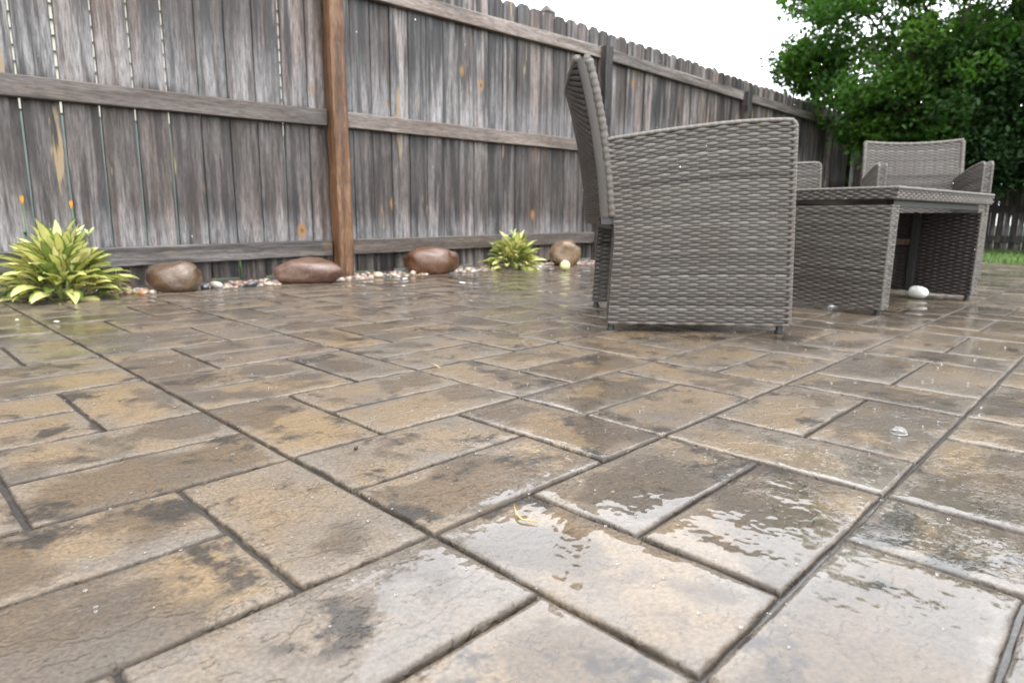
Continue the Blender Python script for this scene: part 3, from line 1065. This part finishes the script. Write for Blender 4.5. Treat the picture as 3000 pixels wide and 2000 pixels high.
# ------------------------------------------------------------------ boulders
def boulder(name, loc, size, rz, mat, seed, label, flat=1.0):
    bm = bmesh.new()
    bmesh.ops.create_icosphere(bm, subdivisions=4, radius=1.0)
    o_ = Vector((seed * 3.7, seed * 1.3, seed * 2.1))
    for v in bm.verts:
        d = v.co.normalized()
        r = 1 + .20 * noise.noise(d * 1.1 + o_) + .06 * noise.noise(d * 2.6 + o_) + .02 * noise.noise(d * 8 + o_)
        # river stones are slightly boxy
        p_ = Vector([math.copysign(abs(q) ** .86, q) for q in d])
        v.co = Vector((p_.x * r * size[0], p_.y * r * size[1], p_.z * r * size[2]))
    zmin = min(v.co.z for v in bm.verts)
    for v in bm.verts: v.co.z = v.co.z - zmin
    me = bpy.data.meshes.new(name); bm.to_mesh(me); bm.free()
    me.polygons.foreach_set('use_smooth', [True] * len(me.polygons))
    me.materials.append(mat)
    o = link(name, me, None, loc, (0, 0, rz))
    return tag(o, label, 'boulder', 'boulders along the fence bed')
RB = mat_rock('brown_boulder', (.090, .050, .025), (.120, .070, .036), (.050, .026, .013))
RB2 = mat_rock('pinkish_boulder', (.138, .074, .048), (.098, .046, .028), (.165, .105, .076))
RB3 = mat_rock('rusty_boulder', (.098, .036, .013), (.112, .048, .020), (.042, .018, .008))
RB4 = mat_rock('tan_boulder', (.165, .110, .062), (.195, .122, .058), (.15, .058, .011))
VA = R(-45.7)                           # long axes lie square to the camera's view
boulder('boulder', (1.005, 3.045, -.025), (.107, .085, .074), VA, RB, 1, 'squat smooth brown boulder right of the big hosta')
boulder('boulder', (1.632, 3.035, -.022), (.168, .10, .067), VA + .1, RB2, 2, 'long pinkish brown boulder beside the orange post')
boulder('boulder', (2.50, 3.13, -.03), (.163, .11, .094), VA + .12, RB3, 3, 'dark rusty brown boulder between orange post and small hosta')
boulder('boulder', (3.64, 3.02, -.03), (.108, .10, .104), VA, RB4, 4, 'round tan boulder behind the pale yellow ball')

# ------------------------------------------------------------------ pebbles
PCOL = [(.40, .29, .20), (.36, .27, .20), (.40, .30, .22), (.46, .38, .31), (.50, .46, .42), (.30, .20, .14), (.42, .29, .20), (.10, .095, .095), (.055, .06, .066), (.20, .19, .19), (.34, .17, .10), (.52, .42, .34)]
_ico = bmesh.new(); bmesh.ops.create_icosphere(_ico, subdivisions=2, radius=1.0)
ICO_V = [v.co.copy() for v in _ico.verts]; ICO_F = [tuple(v.index for v in f.verts) for f in _ico.faces]; _ico.free()
def pebble_geo(c, s, rr):
    o_ = Vector((rr.random() * 50, rr.random() * 50, 0))
    rot = Matrix.Rotation(rr.uniform(0, 6.28), 3, 'Z') @ Matrix.Rotation(rr.uniform(-.4, .4), 3, 'X')
    sz = Vector((s * rr.uniform(.85, 1.3), s * rr.uniform(.7, 1.0), s * rr.uniform(.45, .72)))
    return [tuple(Vector(c) + rot @ Vector((v.x * sz.x, v.y * sz.y, v.z * sz.z)) * (1 + .18 * noise.noise(v * 1.2 + o_))) for v in ICO_V]
rr = random.Random(5)
V, F, Cc = [], [], []
for q in range(2600):
    x_ = rr.uniform(-.4, 6.5); y_ = rr.uniform(3.035, 3.31)
    s = rr.uniform(.008, .022)
    col = rr.choice(PCOL)
    g = rr.uniform(.55, 1.0)
    b = len(V)
    V += pebble_geo((x_, y_, -.018 + s * .35 + rr.uniform(0, .010)), s, rr)
    F += [tuple(b + i for i in f) for f in ICO_F]
    Cc += [(col[0] * g, col[1] * g, col[2] * g, 1)] * len(ICO_V)
me = mesh_data('river_pebbles', V, F, M['pebble'], True)
set_attr(me, 'tint', Cc)
o = link('river_pebbles', me)
tag(o, 'small mixed river pebbles covering the bed along the fence', 'pebbles', kind='stuff')
def pebble(x_, y_, s, col, label, seed, z=-.004):
    r_ = random.Random(seed)
    vs_ = pebble_geo((0, 0, 0), s, r_)
    me = mesh_data('pebble', vs_, ICO_F, M['pebble'], True)
    set_attr(me, 'tint', [col + (1,)] * len(vs_))
    zmin = min(v[2] for v in vs_)
    return tag(link('pebble', me, None, (x_, y_, z - zmin - .003)), label, 'pebble', 'larger pebbles at the patio edge')
pebble(1.185, 3.05, .030, (.50, .45, .42), 'whitish round pebble lying between the squat and the long boulders', 1)
pebble(1.33, 3.01, .026, (.055, .062, .066), 'dark slate pebble left of the long pinkish boulder', 2)
pebble(1.42, 3.03, .024, (.42, .31, .22), 'tan pebble touching the left end of the long boulder', 3)
pebble(1.125, 3.04, .022, (.07, .075, .08), 'blackish pebble at the right foot of the squat boulder', 4)
pebble(.86, 3.00, .022, (.44, .20, .09), 'small orange pebble under the right edge of the big hosta', 5)
pebble(2.06, 3.045, .034, (.50, .35, .24), 'flat peach pebble just right of the orange post', 6)
pebble(2.17, 3.05, .026, (.46, .37, .29), 'cream pebble second to the right of the orange post', 7)
pebble(2.30, 3.05, .024, (.40, .28, .21), 'pinkish pebble at the left foot of the rusty boulder', 8)
pebble(2.74, 3.06, .022, (.50, .40, .29), 'light tan pebble right of the rusty boulder', 9)
pebble(3.42, 3.05, .026, (.36, .31, .28), 'greyish pebble between the small hosta and the tan boulder', 10)
pebble(3.84, 3.06, .022, (.44, .36, .30), 'pale pebble right of the round tan boulder', 11)

# ------------------------------------------------------------------ hostas
def leaf_mesh(L, W, arch, fold, seed):
    rr = random.Random(seed)
    n, m = 9, 4
    vs, fs, uv = [], [], []
    for i in range(n + 1):
        t = i / n
        # stalk, then blade
        w = W * (0.10 if t < .18 else math.sin(math.pi * min(1, (t - .16) / .86) ** .82) ** 1.05 * 1.08)
        if i == n: w = .0006
        ang = arch * t
        xx = L * (math.sin(arch * t) / max(arch, 1e-3))
        zz = L * ((1 - math.cos(arch * t)) / max(arch, 1e-3)) * -1
        for j in range(m + 1):
            a = j / m * 2 - 1
            ripple = .05 * W * math.sin(t * 14 + j * 2 + seed)
            yy = a * w * .5 * math.cos(fold)
            up = abs(a) * w * .5 * math.sin(fold) + ripple * abs(a)
            vs.append((xx + math.sin(ang) * up, yy, zz + math.cos(ang) * up))
            uv.append((j / m, t))
    for i in range(n):
        for j in range(m):
            a = i * (m + 1) + j
            fs.append((a, a + m + 1, a + m + 2, a + 1))
    me = mesh_data('leaf', vs, fs, M['hosta'], True)
    ul = me.uv_layers.new(name='UVMap')
    for lp in me.loops: ul.data[lp.index].uv = uv[lp.vertex_index]
    return me
LEAVES = [leaf_mesh(.165, .058, .8, .45, 1), leaf_mesh(.145, .056, 1.1, .35, 2), leaf_mesh(.165, .052, .6, .5, 3), leaf_mesh(.125, .050, 1.2, .3, 4), leaf_mesh(.115, .044, .6, .5, 5), leaf_mesh(.15, .046, .3, .6, 6)]
def hosta(name, loc, rad, hgt, n, label, seed, up_bias=0.0):
    rr = random.Random(seed)
    root = empty(name, loc)
    tag(root, label, 'plant', 'hostas along the fence bed')
    for i in range(n):
        f = (i + .5) / n                       # 0 = outer low leaves, 1 = inner upright
        az = i * 2.39996 + rr.uniform(-.3, .3)
        el = 0.36 + 1.12 * f ** .95 + rr.uniform(-.2, .2)
        me = LEAVES[rr.choice((0, 0, 1, 3, 3) if f < .5 else (0, 2, 1, 4, 5))]
        o = bpy.data.objects.new('leaf', me)
        COL.objects.link(o); o.parent = root
        r0 = rad * (.20 + .42 * (1 - f)) * rr.uniform(.7, 1.1)
        o.location = (math.cos(az) * r0, math.sin(az) * r0, hgt * (.06 + .34 * f + rr.uniform(-.06, .10)))
        o.rotation_euler = (rr.uniform(-.5, .5), -el, az + rr.uniform(-.25, .25))
        s = rr.uniform(.75, 1.1) * rad / .20
        o.scale = (s, s, s)
    mb = MB()
    for i in range(14):
        az = rr.uniform(0, 6.28); r0 = rad * .25
        mb.tube([(0, 0, -.02), (math.cos(az) * r0 * .6, math.sin(az) * r0 * .6, hgt * .2), (math.cos(az) * r0, math.sin(az) * r0, hgt * .42)], .004, 5)
    mb.build('crown_stalks', M['stalk'], root, True)
    return root
def stalk(root, base, pts, r, bud, nb):
    mb = MB()
    mb.tube([tuple(Vector(base) + Vector(p)) for p in pts], [r * (1 - .4 * i / len(pts)) for i in range(len(pts))], 6)
    st = mb.build('flower_stalk', M['stalk'], root, True)
    tipp = Vector(base) + Vector(pts[-1])
    for q in range(nb):
        mb = MB()
        a = q * 2.1
        d = Vector((math.cos(a) * .55, math.sin(a) * .55, .75 - .5 * (q > 1))).normalized()
        p0 = tipp - Vector((0, 0, .006 * q))
        mb.tube([p0 + d * (bud * t) for t in (0, .25, .55, .85, 1.0)], [.0012, .0045, .0062, .004, .0008], 7)
        mb.build('bud', M['bud'], st, True)
h1 = hosta('hosta_plant', (.585, 3.035, -.015), .190, .37, 240, 'large cream and green variegated hosta at the left end of the bed', 3)
stalk(h1, (.02, -.02, .1), [(0, 0, 0), (.02, -.015, .09), (.045, -.035, .155), (.062, -.05, .175), (.072, -.058, .165)], .0036, .032, 2)
stalk(h1, (-.02, .0, .1), [(0, 0, 0), (-.01, .0, .08), (-.012, .008, .13), (-.01, .01, .16)], .0036, .030, 2)
h2 = hosta('hosta_plant', (3.155, 3.075, -.015), .172, .30, 220, 'small yellow green hosta between rusty and tan boulders', 8)
stalk(h2, (0, 0, .12), [(0, 0, 0), (0, .0, .06), (.004, -.004, .11), (.0, -.004, .125)], .0045, .04, 2)

# tall orange flowers and loose green stems behind the big hosta
def flower(x_, y_, h_, label, seed):
    rr = random.Random(seed)
    root = empty('orange_flower', (x_, y_, -.02)); tag(root, label, 'flower')
    mb = MB(); mb.tube([(0, 0, 0), (.004, 0, h_ * .5), (0, .004, h_)], .0028, 6); mb.build('stem', M['stem'], root, True)
    for q in range(5):
        a = q * 1.26
        mb = MB()
        c, s = math.cos(a), math.sin(a)
        mb.add([(0, 0, h_ - .004), (c * .005 - s * .004, s * .005 + c * .004, h_ + .016), (c * .006, s * .006, h_ + .032), (c * .005 + s * .004, s * .005 - c * .004, h_ + .016)], [(0, 1, 2, 3)])
        mb.build('petal', M['orange'], root)
    for q in range(3):
        mb = MB(); z0 = h_ * (.25 + .2 * q); a = q * 2.2
        c, s = math.cos(a), math.sin(a)
        mb.add([(0, 0, z0), (c * .03 - s * .008, s * .03 + c * .008, z0 + .025), (c * .06, s * .06, z0 + .02), (c * .03 + s * .008, s * .03 - c * .008, z0 + .025)], [(0, 1, 2, 3)])
        mb.build('leaf', M['stem'], root)
flower(.525, 3.245, .385, 'taller orange flower on a thin stem behind the big hosta', 1)
flower(.690, 3.245, .370, 'smaller orange flower right of the taller one behind the hosta', 2)
def sprig(x_, y_, h_, label):
    mb = MB(); mb.tube([(0, 0, -.02), (.003, .002, h_ * .5), (-.002, 0, h_)], [.0035, .003, .0012], 6)
    for q in range(4):
        z0 = h_ * (.2 + .2 * q); a = q * 2.4
        c, s = math.cos(a), math.sin(a)
        mb.add([(0, 0, z0), (c * .012 - s * .003, s * .012 + c * .003, z0 + .012), (c * .024, s * .024, z0 + .016), (c * .012 + s * .003, s * .012 - c * .003, z0 + .012)], [(0, 1, 2, 3)])
    tag(mb.build('weed_stem', M['stem'], None, True, (x_, y_, 0)), label, 'weed')
sprig(1.40, 3.29, .115, 'thin green weed stem against the boards between two boulders')
sprig(1.635, 3.30, .10, 'thin green weed stem just behind the long pinkish boulder')

# ------------------------------------------------------------------ small things on the patio
def ball(loc, r):
    root = empty('tennis_ball', loc)
    tag(root, 'pale yellow tennis ball on the wet patio in front of the tan boulder', 'ball')
    bm = bmesh.new(); bmesh.ops.create_uvsphere(bm, u_segments=28, v_segments=18, radius=r)
    for v in bm.verts: v.co.z += r
    me = bpy.data.meshes.new('felt_cover'); bm.to_mesh(me); bm.free()
    me.polygons.foreach_set('use_smooth', [True] * len(me.polygons)); me.materials.append(M['tennis'])
    link('felt_cover', me, root)
    mb = MB()
    pts = []
    for i in range(65):
        t = 2 * math.pi * i / 64
        a, b = .75, .25
        v = Vector((a * math.cos(t) + b * math.cos(3*t), a * math.sin(t) - b * math.sin(3*t), 2 * math.sqrt(a*b) * math.sin(2*t))).normalized() * (r * 1.002)
        pts.append((v.x, v.z, v.y + r))
    mb.tube(pts, .0012, 5); mb.build('seam', M['seam'], root, True)
ball((3.275, 2.715, 0.0), .0325)

# small white plastic cup lying on its side under the table
root = empty('white_cup', (3.262, .700, .0))
root.rotation_euler = (0, 0, R(-118))
tag(root, 'small rounded white plastic cup lying on its side under the table', 'cup')
mb = MB()
prof = [(-.036, .0010), (-.036, .020), (-.033, .0255), (-.026, .0275), (-.008, .0275), (.010, .026), (.026, .021), (.036, .012), (.040, .001)]
mb.tube([(a, 0, .0275) for a, _ in prof], [b for _, b in prof], 24)
mb.build('body', M['white_plastic'], root, True)
mb = MB(); mb.tube([(-.0366, 0, .0275), (-.0375, 0, .0275), (-.0375, 0, .0275)], [.0145, .0145, .012], 20); mb.build('base_disc', M['grey_plastic'], root)

# rain bubble floating on the film of water
def dome(loc, r, label):
    mb = MB()
    n, m = 28, 9
    for j in range(m + 1):
        a = math.pi / 2 * j / m
        for i in range(n):
            t = 2 * math.pi * i / n
            rr_ = r * math.cos(a) * (1.0 + (.05 * math.cos(t) if j < 2 else 0))
            mb.v.append((rr_ * math.cos(t), rr_ * math.sin(t), r * .85 * math.sin(a)))
    for j in range(m):
        for i in range(n):
            mb.f.append((j*n+i, j*n+(i+1) % n, (j+1)*n+(i+1) % n, (j+1)*n+i))
    o = mb.build('rain_bubble', M['bubble'], None, True, loc)
    root_ring = MB()
    pts = [(r * 1.01 * math.cos(2*math.pi*i/32), r * 1.01 * math.sin(2*math.pi*i/32), .0006) for i in range(33)]
    root_ring.tube(pts, .0009, 6)
    root_ring.build('meniscus', M['glass'], o, True)
    return tag(o, label, 'bubble')
def mat_bubble():
    k = NT('bubble_film')
    tr = k.n('BsdfTransparent'); gl = k.n('BsdfGlossy'); gl.inputs['Roughness'].default_value = .06
    lw = k.n('LayerWeight'); lw.inputs['Blend'].default_value = .35
    ms = k.n('MixShader')
    k.l(k.math('MULTIPLY_ADD', lw.outputs['Facing'], .34, .05), ms.inputs[0]); k.l(tr.outputs[0], ms.inputs[1]); k.l(gl.outputs[0], ms.inputs[2])
    k.l(ms.outputs[0], k.out.inputs['Surface'])
    return k.m
M['bubble'] = mat_bubble()
dome((1.113, .243, .0012), .0125, 'clear rain bubble on a wet stone at the right')

def strand_thing(name, pts, r, mat, label, cat):
    mb = MB(); mb.tube(pts, [r * (1 - .5 * abs(2 * i / (len(pts) - 1) - 1)) for i in range(len(pts))], 6)
    tag(mb.build(name, mat, None, True), label, cat)
strand_thing('grass_straw', [(.4965, .478, .0035), (.486, .466, .0042), (.478, .454, .0040), (.476, .446, .0034), (.480, .438, .0030), (.4845, .431, .0028)], .0011, M['straw'], 'bent yellow straw lying on the flooded stone in front', 'straw')
strand_thing('dry_twig', [(.888, 1.120, .0045), (.880, 1.092, .0052), (.870, 1.062, .0048)], .0014, M['straw'], 'short pale twig lying across a joint in the middle', 'twig')
def speck(name, loc, s, mat, label, cat, seed=1):
    rr = random.Random(seed)
    vs_ = pebble_geo((0, 0, 0), s, rr)
    zmin = min(v[2] for v in vs_)
    tag(link(name, mesh_data(name, vs_, ICO_F, mat, True), None, (loc[0], loc[1], loc[2] - zmin)), label, cat)
speck('black_seed', (.470, .762, .001), .0034, M['seed'], 'tiny black seed on the tan stone left of centre', 'seed', 2)
speck('fallen_petal', (.425, 2.335, .001), .008, M['petal'], 'small white fallen petal beside the joint near the big hosta', 'petal', 3)
speck('fallen_petal', (.345, 2.44, .001), .006, M['petal'], 'tiny cream fallen petal left of the long joint near the hosta', 'petal', 4)
speck('joint_grit', (.532, .357, -.004), .0048, M['seed'], 'dark crumb of grit stuck in the joint of the flooded stones', 'grit', 6)

# raindrops in the air
rr = random.Random(21)
V, F = [], []
for q in range(120):
    d = rr.uniform(.9, 3.6)
    ix, iy = rr.uniform(-.5, .5), rr.uniform(-.05, .33)
    p = Vector((0, 0, CAM_H)) + C_F * d + C_R * (ix / F_PX * d) + C_U * (iy / F_PX * d)
    if p.z < .05 or p.y > 3.2: continue
    s = rr.uniform(.0006, .0013)
    b = len(V)
    for v in ICO_V: V.append((p.x + v.x * s, p.y + v.y * s, p.z + v.z * s * 1.7))
    F += [tuple(b + i for i in f) for f in ICO_F]
o = link('falling_rain', mesh_data('falling_rain', V, F, M['glass'], True))
tag(o, 'scattered raindrops falling in front of the fence', 'rain', kind='stuff')

V, F = [], []
for q in range(420):
    d = rr.uniform(.45, 2.2)
    a = YAW + rr.uniform(-.66, .66)
    x_, y_ = math.cos(a) * d, math.sin(a) * d
    s = rr.uniform(.0006, .0016) * (.6 + .4 * d)
    b = len(V)
    for v in ICO_V: V.append((x_ + v.x * s * 1.3, y_ + v.y * s * 1.3, .0012 + s * .5 + v.z * s))
    F += [tuple(b + i for i in f) for f in ICO_F]
o = link('rain_splashes', mesh_data('rain_splashes', V, F, M['glass'], True))
tag(o, 'tiny rain droplets splashed over the wet paving stones', 'droplets', kind='stuff')

# ------------------------------------------------------------------ trees
def tree(name, base, trunk_h, trunk_r, crowns, n_clump, per, leaf_s, cols, mat, label, group, seed, bark=True):
    rg = np.random.default_rng(seed)
    root = empty(name, base)
    tag(root, label, 'tree', group)
    # crown: leaf clumps set on branch ends inside a few overlapping lobes
    cl = []
    for q in range(n_clump):
        c, r = crowns[rg.integers(len(crowns))]
        d = rg.normal(size=3); d /= np.linalg.norm(d)
        rad = rg.uniform(.35, 1.0) ** .6
        cl.append((np.array(c) + d * np.array(r) * rad, rad))
    tr = MB()
    tr.tube([(0, 0, -.1), (.03, .02, trunk_h * .5), (-.02, .05, trunk_h), (0, .05, trunk_h * 1.5)], [trunk_r * 1.25, trunk_r, trunk_r * .85, trunk_r * .5], 12)
    for q in range(0, n_clump, max(1, n_clump // 36)):
        e = cl[q][0]
        a = np.array([0, .03, trunk_h * (.75 + .5 * rg.random())])
        m_ = (a + e) / 2 + rg.normal(size=3) * .12 + np.array([0, 0, .12])
        tr.tube([tuple(a), tuple(m_), tuple(e)], [trunk_r * .26, trunk_r * .12, trunk_r * .04], 6)
    tr.build('trunk', M['bark'], root, True)
    N = n_clump * per
    cc = np.repeat(np.array([c for c, _ in cl]), per, 0)
    rad_f = np.repeat(np.array([r for _, r in cl]), per)
    size = np.repeat(rg.uniform(.16, .46, n_clump), per)[:, None]
    d = rg.normal(size=(N, 3)); d /= np.linalg.norm(d, axis=1, keepdims=True)
    pos = cc + d * size * rg.uniform(.1, 1, (N, 1)) ** .5 * np.array([1, 1, .7])
    nrm = rg.normal(size=(N, 3)) + np.array([0, 0, .9]); nrm /= np.linalg.norm(nrm, axis=1, keepdims=True)
    t = np.cross(nrm, rg.normal(size=(N, 3))); t /= np.linalg.norm(t, axis=1, keepdims=True)
    b = np.cross(nrm, t)
    s = leaf_s * rg.uniform(.6, 1.25, (N, 1))
    v0 = pos - t * s * .6; v1 = pos + b * s * .36 + nrm * s * .10; v2 = pos + t * s * .7 - nrm * s * .1; v3 = pos - b * s * .36 + nrm * s * .10
    V = np.stack([v0, v1, v2, v3], 1).reshape(-1, 3)
    me = bpy.data.meshes.new('crown')
    me.vertices.add(N * 4); me.vertices.foreach_set('co', V.astype(np.float32).ravel())
    me.loops.add(N * 4); me.loops.foreach_set('vertex_index', np.arange(N * 4, dtype=np.int32))
    me.polygons.add(N); me.polygons.foreach_set('loop_start', np.arange(0, N * 4, 4, dtype=np.int32))
    me.update(calc_edges=True)
    ct = np.array(cols)
    base_c = ct[rg.integers(len(ct), size=n_clump)]
    col = np.repeat(base_c, per, 0) * rg.uniform(.7, 1.3, (N, 1))
    col = np.concatenate([col, np.ones((N, 1))], 1)
    set_attr(me, 'tint', np.repeat(col, 4, 0))
    me.materials.append(mat)
    link('crown', me, root)
    return root
GREENS = [(.044, .102, .019), (.032, .078, .016), (.085, .168, .030), (.025, .060, .013), (.054, .118, .022), (.068, .142, .025)]
DARK = [(.016, .040, .011), (.020, .048, .013), (.013, .032, .010)]
tree('leafy_tree', (9.35, 2.15, 0), 1.3, .14,
     [((-.2, .10, 3.0), (1.4, 1.4, 1.1)), ((-.2, .10, 3.0), (1.4, 1.4, 1.1)), ((-.4, .40, 2.2), (1.0, 1.05, .9)), ((.1, -.5, 2.7), (1.3, .9, 1.1)), ((-.3, -.1, 1.75), (.9, 1.1, .55)),
      ((-.1, .15, 1.35), (.6, .8, .42)), ((-.3, 1.25, 3.3), (.35, .40, .35)), ((-.3, 1.30, 2.3), (.35, .30, .25))],
     215, 250, .055, GREENS, M['leaf'], 'large bright green leafy tree overhanging the far fence corner', 'trees at the far end of the yard', 5)
tree('shade_tree', (9.9, .75, 0), 1.5, .16,
     [((.0, .35, 2.9), (1.2, .9, 1.1)), ((.0, -.6, 2.9), (1.3, 1.2, 1.2)), ((-.1, .1, 2.2), (.9, .9, .6)), ((.1, -1.5, 2.7), (1.2, 1.0, 1.2))],
     150, 230, .062, [(.030, .072, .015), (.038, .086, .018), (.024, .056, .013), (.048, .104, .022)], M['leaf'],
     'darker green leafy tree at the top right corner', 'trees at the far end of the yard', 14)
tree('evergreen_shrub', (9.15, .62, 0), .6, .09,
     [((0, .66, 1.12), (.45, .36, .36)), ((.0, .66, 1.8), (.5, .40, .6)), ((.1, 0, 1.15), (.5, .5, .45)), ((.1, 0, 2.0), (.6, .6, .8)), ((.1, -.8, 1.5), (.7, .7, .8))],
     230, 260, .050, DARK, M['dark_leaf'], 'very dark dense evergreen shrub at the right edge before the rear fence', 'trees at the far end of the yard', 6)
tree('garden_tree', (8.9, 5.4, 0), 1.5, .08,
     [((0, 0, 2.05), (.6, .6, .5)), ((.5, .4, 1.9), (.5, .5, .45))], 40, 120, .06, GREENS, M['leaf'],
     'small leafy tree top peeking over the fence left of the big tree', 'trees at the far end of the yard', 9)
for q, (bx, by, lab) in enumerate(((12.4, 3.2, 'dark leafy tree behind the corner of the two fences'), (12.9, .9, 'dark leafy tree behind the rear fence at the right'))):
    tree('background_tree', (bx, by, 0), 1.0, .12,
         [((0, 0, 1.3), (1.2, 1.5, .9)), ((.2, .9, 1.9), (1.2, 1.2, .8)), ((.2, -.9, 2.0), (1.2, 1.3, .8))],
         120, 170, .10, DARK + GREENS[:2], M['dark_leaf'], lab, 'trees at the far end of the yard', 30 + q)

# grass blades on the lawn strip
rg = np.random.default_rng(3)
N = 16000
gxp = PATIO_X1 + .03 + rg.random(N) ** 1.4 * 3.4
gyp = rg.uniform(-.8, 2.6, N)
hh = rg.uniform(.025, .055, N)
az = rg.uniform(0, 6.28, N)
zz = np.array([-.012 + .02 * noise.noise(Vector((a * .9, b * .9, 0))) for a, b in zip(gxp, gyp)])
w = .004
V = np.zeros((N, 3, 3))
V[:, 0] = np.stack([gxp - np.cos(az) * w, gyp - np.sin(az) * w, zz], 1)
V[:, 1] = np.stack([gxp + np.cos(az) * w, gyp + np.sin(az) * w, zz], 1)
V[:, 2] = np.stack([gxp + np.sin(az) * hh * .5, gyp - np.cos(az) * hh * .5, zz + hh], 1)
me = mesh_data('lawn_grass', V.reshape(-1, 3), np.arange(N * 3).reshape(-1, 3), M['blade'])
g = np.array([(.085, .17, .03), (.11, .20, .045), (.065, .13, .025), (.16, .21, .07)])[rg.integers(4, size=N)]
set_attr(me, 'tint', np.repeat(np.concatenate([g, np.ones((N, 1))], 1), 3, 0))
o = link('lawn_grass', me)
tag(o, 'short bright green grass on the strip beyond the patio', 'grass', kind='stuff')
